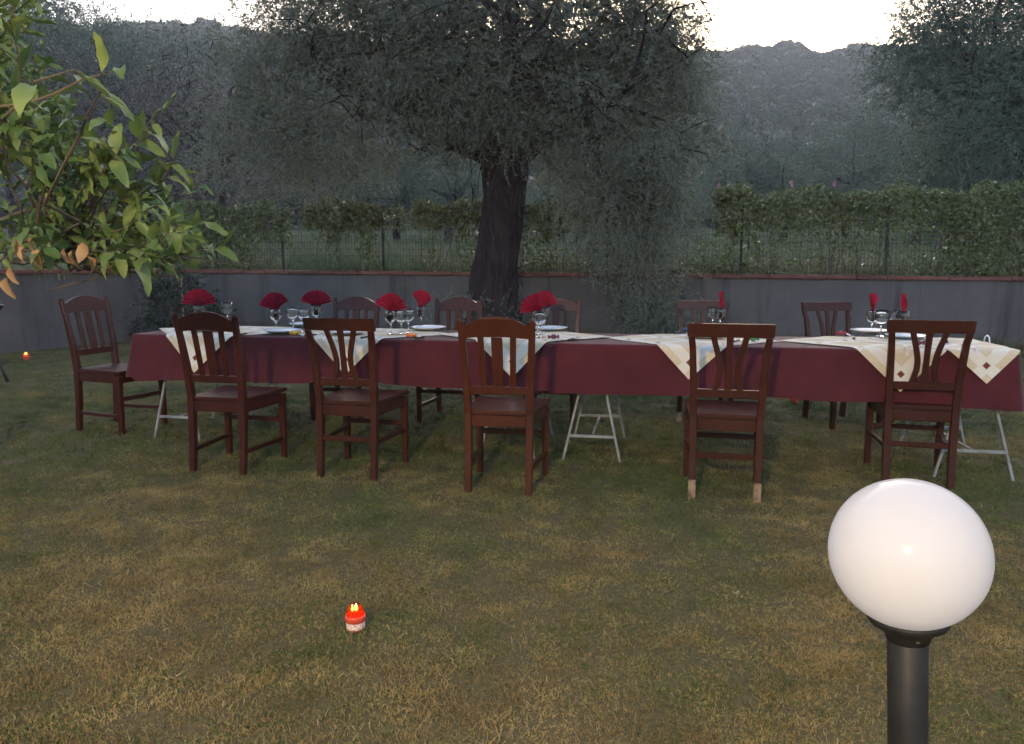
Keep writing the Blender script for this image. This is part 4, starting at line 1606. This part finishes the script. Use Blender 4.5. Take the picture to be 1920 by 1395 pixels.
# ------------------------------------------------------------------ candles
def candle(loc, label, full=True):
    root = empty('garden_candle', loc, .3, label, 'candle', 'lit candles on the lawn')
    # red jar with a raised band and an open clear dome
    MB().lathe([(0, 0), (.026, 0), (.030, .005), (.031, .036), (.028, .036), (.0275, .007), (0, .005)], 28).build('jar', M_REDJAR, root, merge=True, smooth=True)
    MB().lathe([(.0285, .0345), (.0335, .0355), (.0350, .040), (.0350, .050), (.0325, .0545), (.0285, .0545)], 28, closed=True).build('band', M_REDJAR, root, merge=True, smooth=True)
    MB().lathe([(.0305, .0545), (.0295, .064), (.0245, .078), (.0165, .090), (.0150, .0895), (.0230, .077), (.0280, .0635), (.0290, .0545)], 28, closed=True).build('dome', M_REDGLASS, root, merge=True, smooth=True)
    MB().lathe([(0, .0055), (.027, .0075), (.027, .046), (.0, .046)], 24).build('wax', M_WAX, root, merge=True)
    if full:
        lab = MB()
        n = 26
        v, f = [], []
        for k in range(n + 1):
            a = -math.pi * .95 + math.pi * .95 * 1.05 * k / n
            for z in (.009, .031):
                v.append((.0318 * math.cos(a), .0318 * math.sin(a), z))
        f = [(2 * k, 2 * k + 2, 2 * k + 3, 2 * k + 1) for k in range(n)]
        lab.add(v, f).build('label', M_LABEL, root, smooth=True)
    for dx, h, r in ((.003, .028, .0066), (-.009, .026, .0050)):
        MB().lathe([(0, 0), (r * .7, h * .15), (r, h * .35), (r * .6, h * .65), (0, h)], 12, (dx, 0, .053 + (0 if dx == 0 else .012))).build('flame', M_FLAME if full else M_FLAMEFAR, root, merge=True, smooth=True)
        MB().tube([(dx, 0, .044), (dx, 0, .060)], .001, 5).build('wick', M_BLACK, root)
    return root


candle(on_level(667, 1180), 'red glass candle with pale label burning on the lawn in front')
candle(on_level(50, 676), 'small candle burning in the shade by the left wall', False).scale = (1.15,) * 3
candle(on_level(1490, 757), 'small candle burning on the grass behind the right table cloth', False)


# ------------------------------------------------------------------ globe lamp in front
def globe_lamp():
    gc = at_depth(1702, 1037, 1.165)
    base = Vector((gc.x + .054, gc.y, 0))
    root = empty('globe_lamp', base, 0, 'white globe garden lamp on black post in the right foreground', 'lamp')
    root.rotation_euler = (0, math.atan2(-.054, gc.z), 0)
    H = gc.z / math.cos(math.atan2(-.054, gc.z))
    r = .1165
    zb = H - r * .965
    MB().lathe([(0, -.05), (.030, -.05), (.030, zb - .022), (0, zb - .022)], 32).build('post', M_LAMPBLACK, root, merge=True, smooth=True, bevel=.001)
    col = MB().lathe([(.0, zb - .030), (.0325, zb - .030), (.0345, zb - .020), (.044, zb - .010), (.057, zb - .001), (.0615, zb + .007), (.0615, zb + .012), (.056, zb + .012), (.030, zb - .004), (0, zb - .004)], 36).build('collar', M_LAMPBLACK, root, merge=True, smooth=True)
    for k in range(3):
        a = -1.65 + k * 2.094
        MB().lathe([(0, .004), (.003, .0035), (.0042, 0), (.0042, -.004)], 10).build('screw', M_KNIFE, col).matrix_local = Matrix.Translation((math.cos(a) * .0338, math.sin(a) * .0338, zb - .018)) @ Euler((0, R(90), 0)).to_matrix().to_4x4().__class__.Rotation(a, 4, 'Z') @ Matrix.Rotation(R(90), 4, 'Y')
    prof = []
    for k in range(40):
        a = -math.pi / 2 + .30 + (math.pi - .30) * k / 39
        prof.append((max(0, r * math.cos(a)), H + r * math.sin(a)))
    MB().lathe(prof, 64).build('globe', M_OPAL, root, merge=True, smooth=True)
    return root


globe_lamp()


# added lamp, unseen, warms the near lawn; source read from glints, post made up
def added_lamp():
    root = empty('added_lamp', (-1.20, -2.15, 0), 0, 'added lit globe lamp on a tall post, unseen behind the viewer', 'lamp')
    MB().lathe([(0, -.05), (.030, -.05), (.030, 2.24), (0, 2.24)], 24).build('post', M_LAMPBLACK, root, merge=True, smooth=True)
    MB().lathe([(.03, 2.21), (.05, 2.24), (.05, 2.255), (0, 2.255)], 24).build('collar', M_LAMPBLACK, root, merge=True, smooth=True)
    MB().lathe([(.16 * math.cos(-1.2 + 2.77 * k / 24), 2.40 + .16 * math.sin(-1.2 + 2.77 * k / 24)) for k in range(25)], 40).build('globe', emit('lit_globe', (1.0, 0.72, 0.40), 205), root, merge=True, smooth=True)


added_lamp()


# ------------------------------------------------------------------ black iron chair cut by the left edge
def iron_chair():
    f = on_level(14, 716)
    root = empty('iron_chair', (f.x - .06, f.y, 0), R(-6), 'black iron garden chair cut off by the left edge', 'chair')
    for y in (0, -.40):
        MB().tube([(.07, y, 0), (.02, y, .12), (-.035, y, .28), (-.06, y, .42), (-.05, y, .56), (-.005, y, .70), (.075, y, .795), (.10, y, .80)], [.016, .015, .015, .016, .015, .014, .014, .010], 10).build('back_post', M_BLACK, root, smooth=True)
        MB().tube([(-.50, y, 0), (-.46, y, .14), (-.45, y, .30), (-.46, y, .42)], .014, 10).build('front_leg', M_BLACK, root, smooth=True)
    MB().tube([(.09, 0, .80), (.095, -.2, .83), (.09, -.40, .80)], .014, 10).build('top_rail', M_BLACK, root, smooth=True)
    MB().box((-.26, -.2, .43), (.44, .43, .018)).build('seat', M_BLACK, root, .006)
    for k in range(5):
        y = -.06 - k * .07
        MB().tube([(-.055, y, .45), (-.045, y, .58), (.0, y, .70), (.085, y, .80)], .006, 6).build('spindle', M_BLACK, root, smooth=True)


iron_chair()


# ------------------------------------------------------------------ added haze: stands in for lens glare and distance veil
def haze():
    m = bpy.data.materials.new('veil_haze')
    m.use_nodes = True
    t = m.node_tree
    t.nodes.remove(t.nodes['Principled BSDF'])
    v = t.nodes.new('ShaderNodeVolumePrincipled')
    v.inputs['Color'].default_value = (0.92, 0.94, 1.0, 1)
    v.inputs['Density'].default_value = HAZE
    v.inputs['Anisotropy'].default_value = 0.2
    t.links.new(v.outputs[0], t.nodes['Material Output'].inputs['Volume'])
    o = MB().box((0, 192, 36.5), (860, 420, 75)).build('haze', m)
    tag(o, kind='stuff')


HAZE = 0.0021
haze()
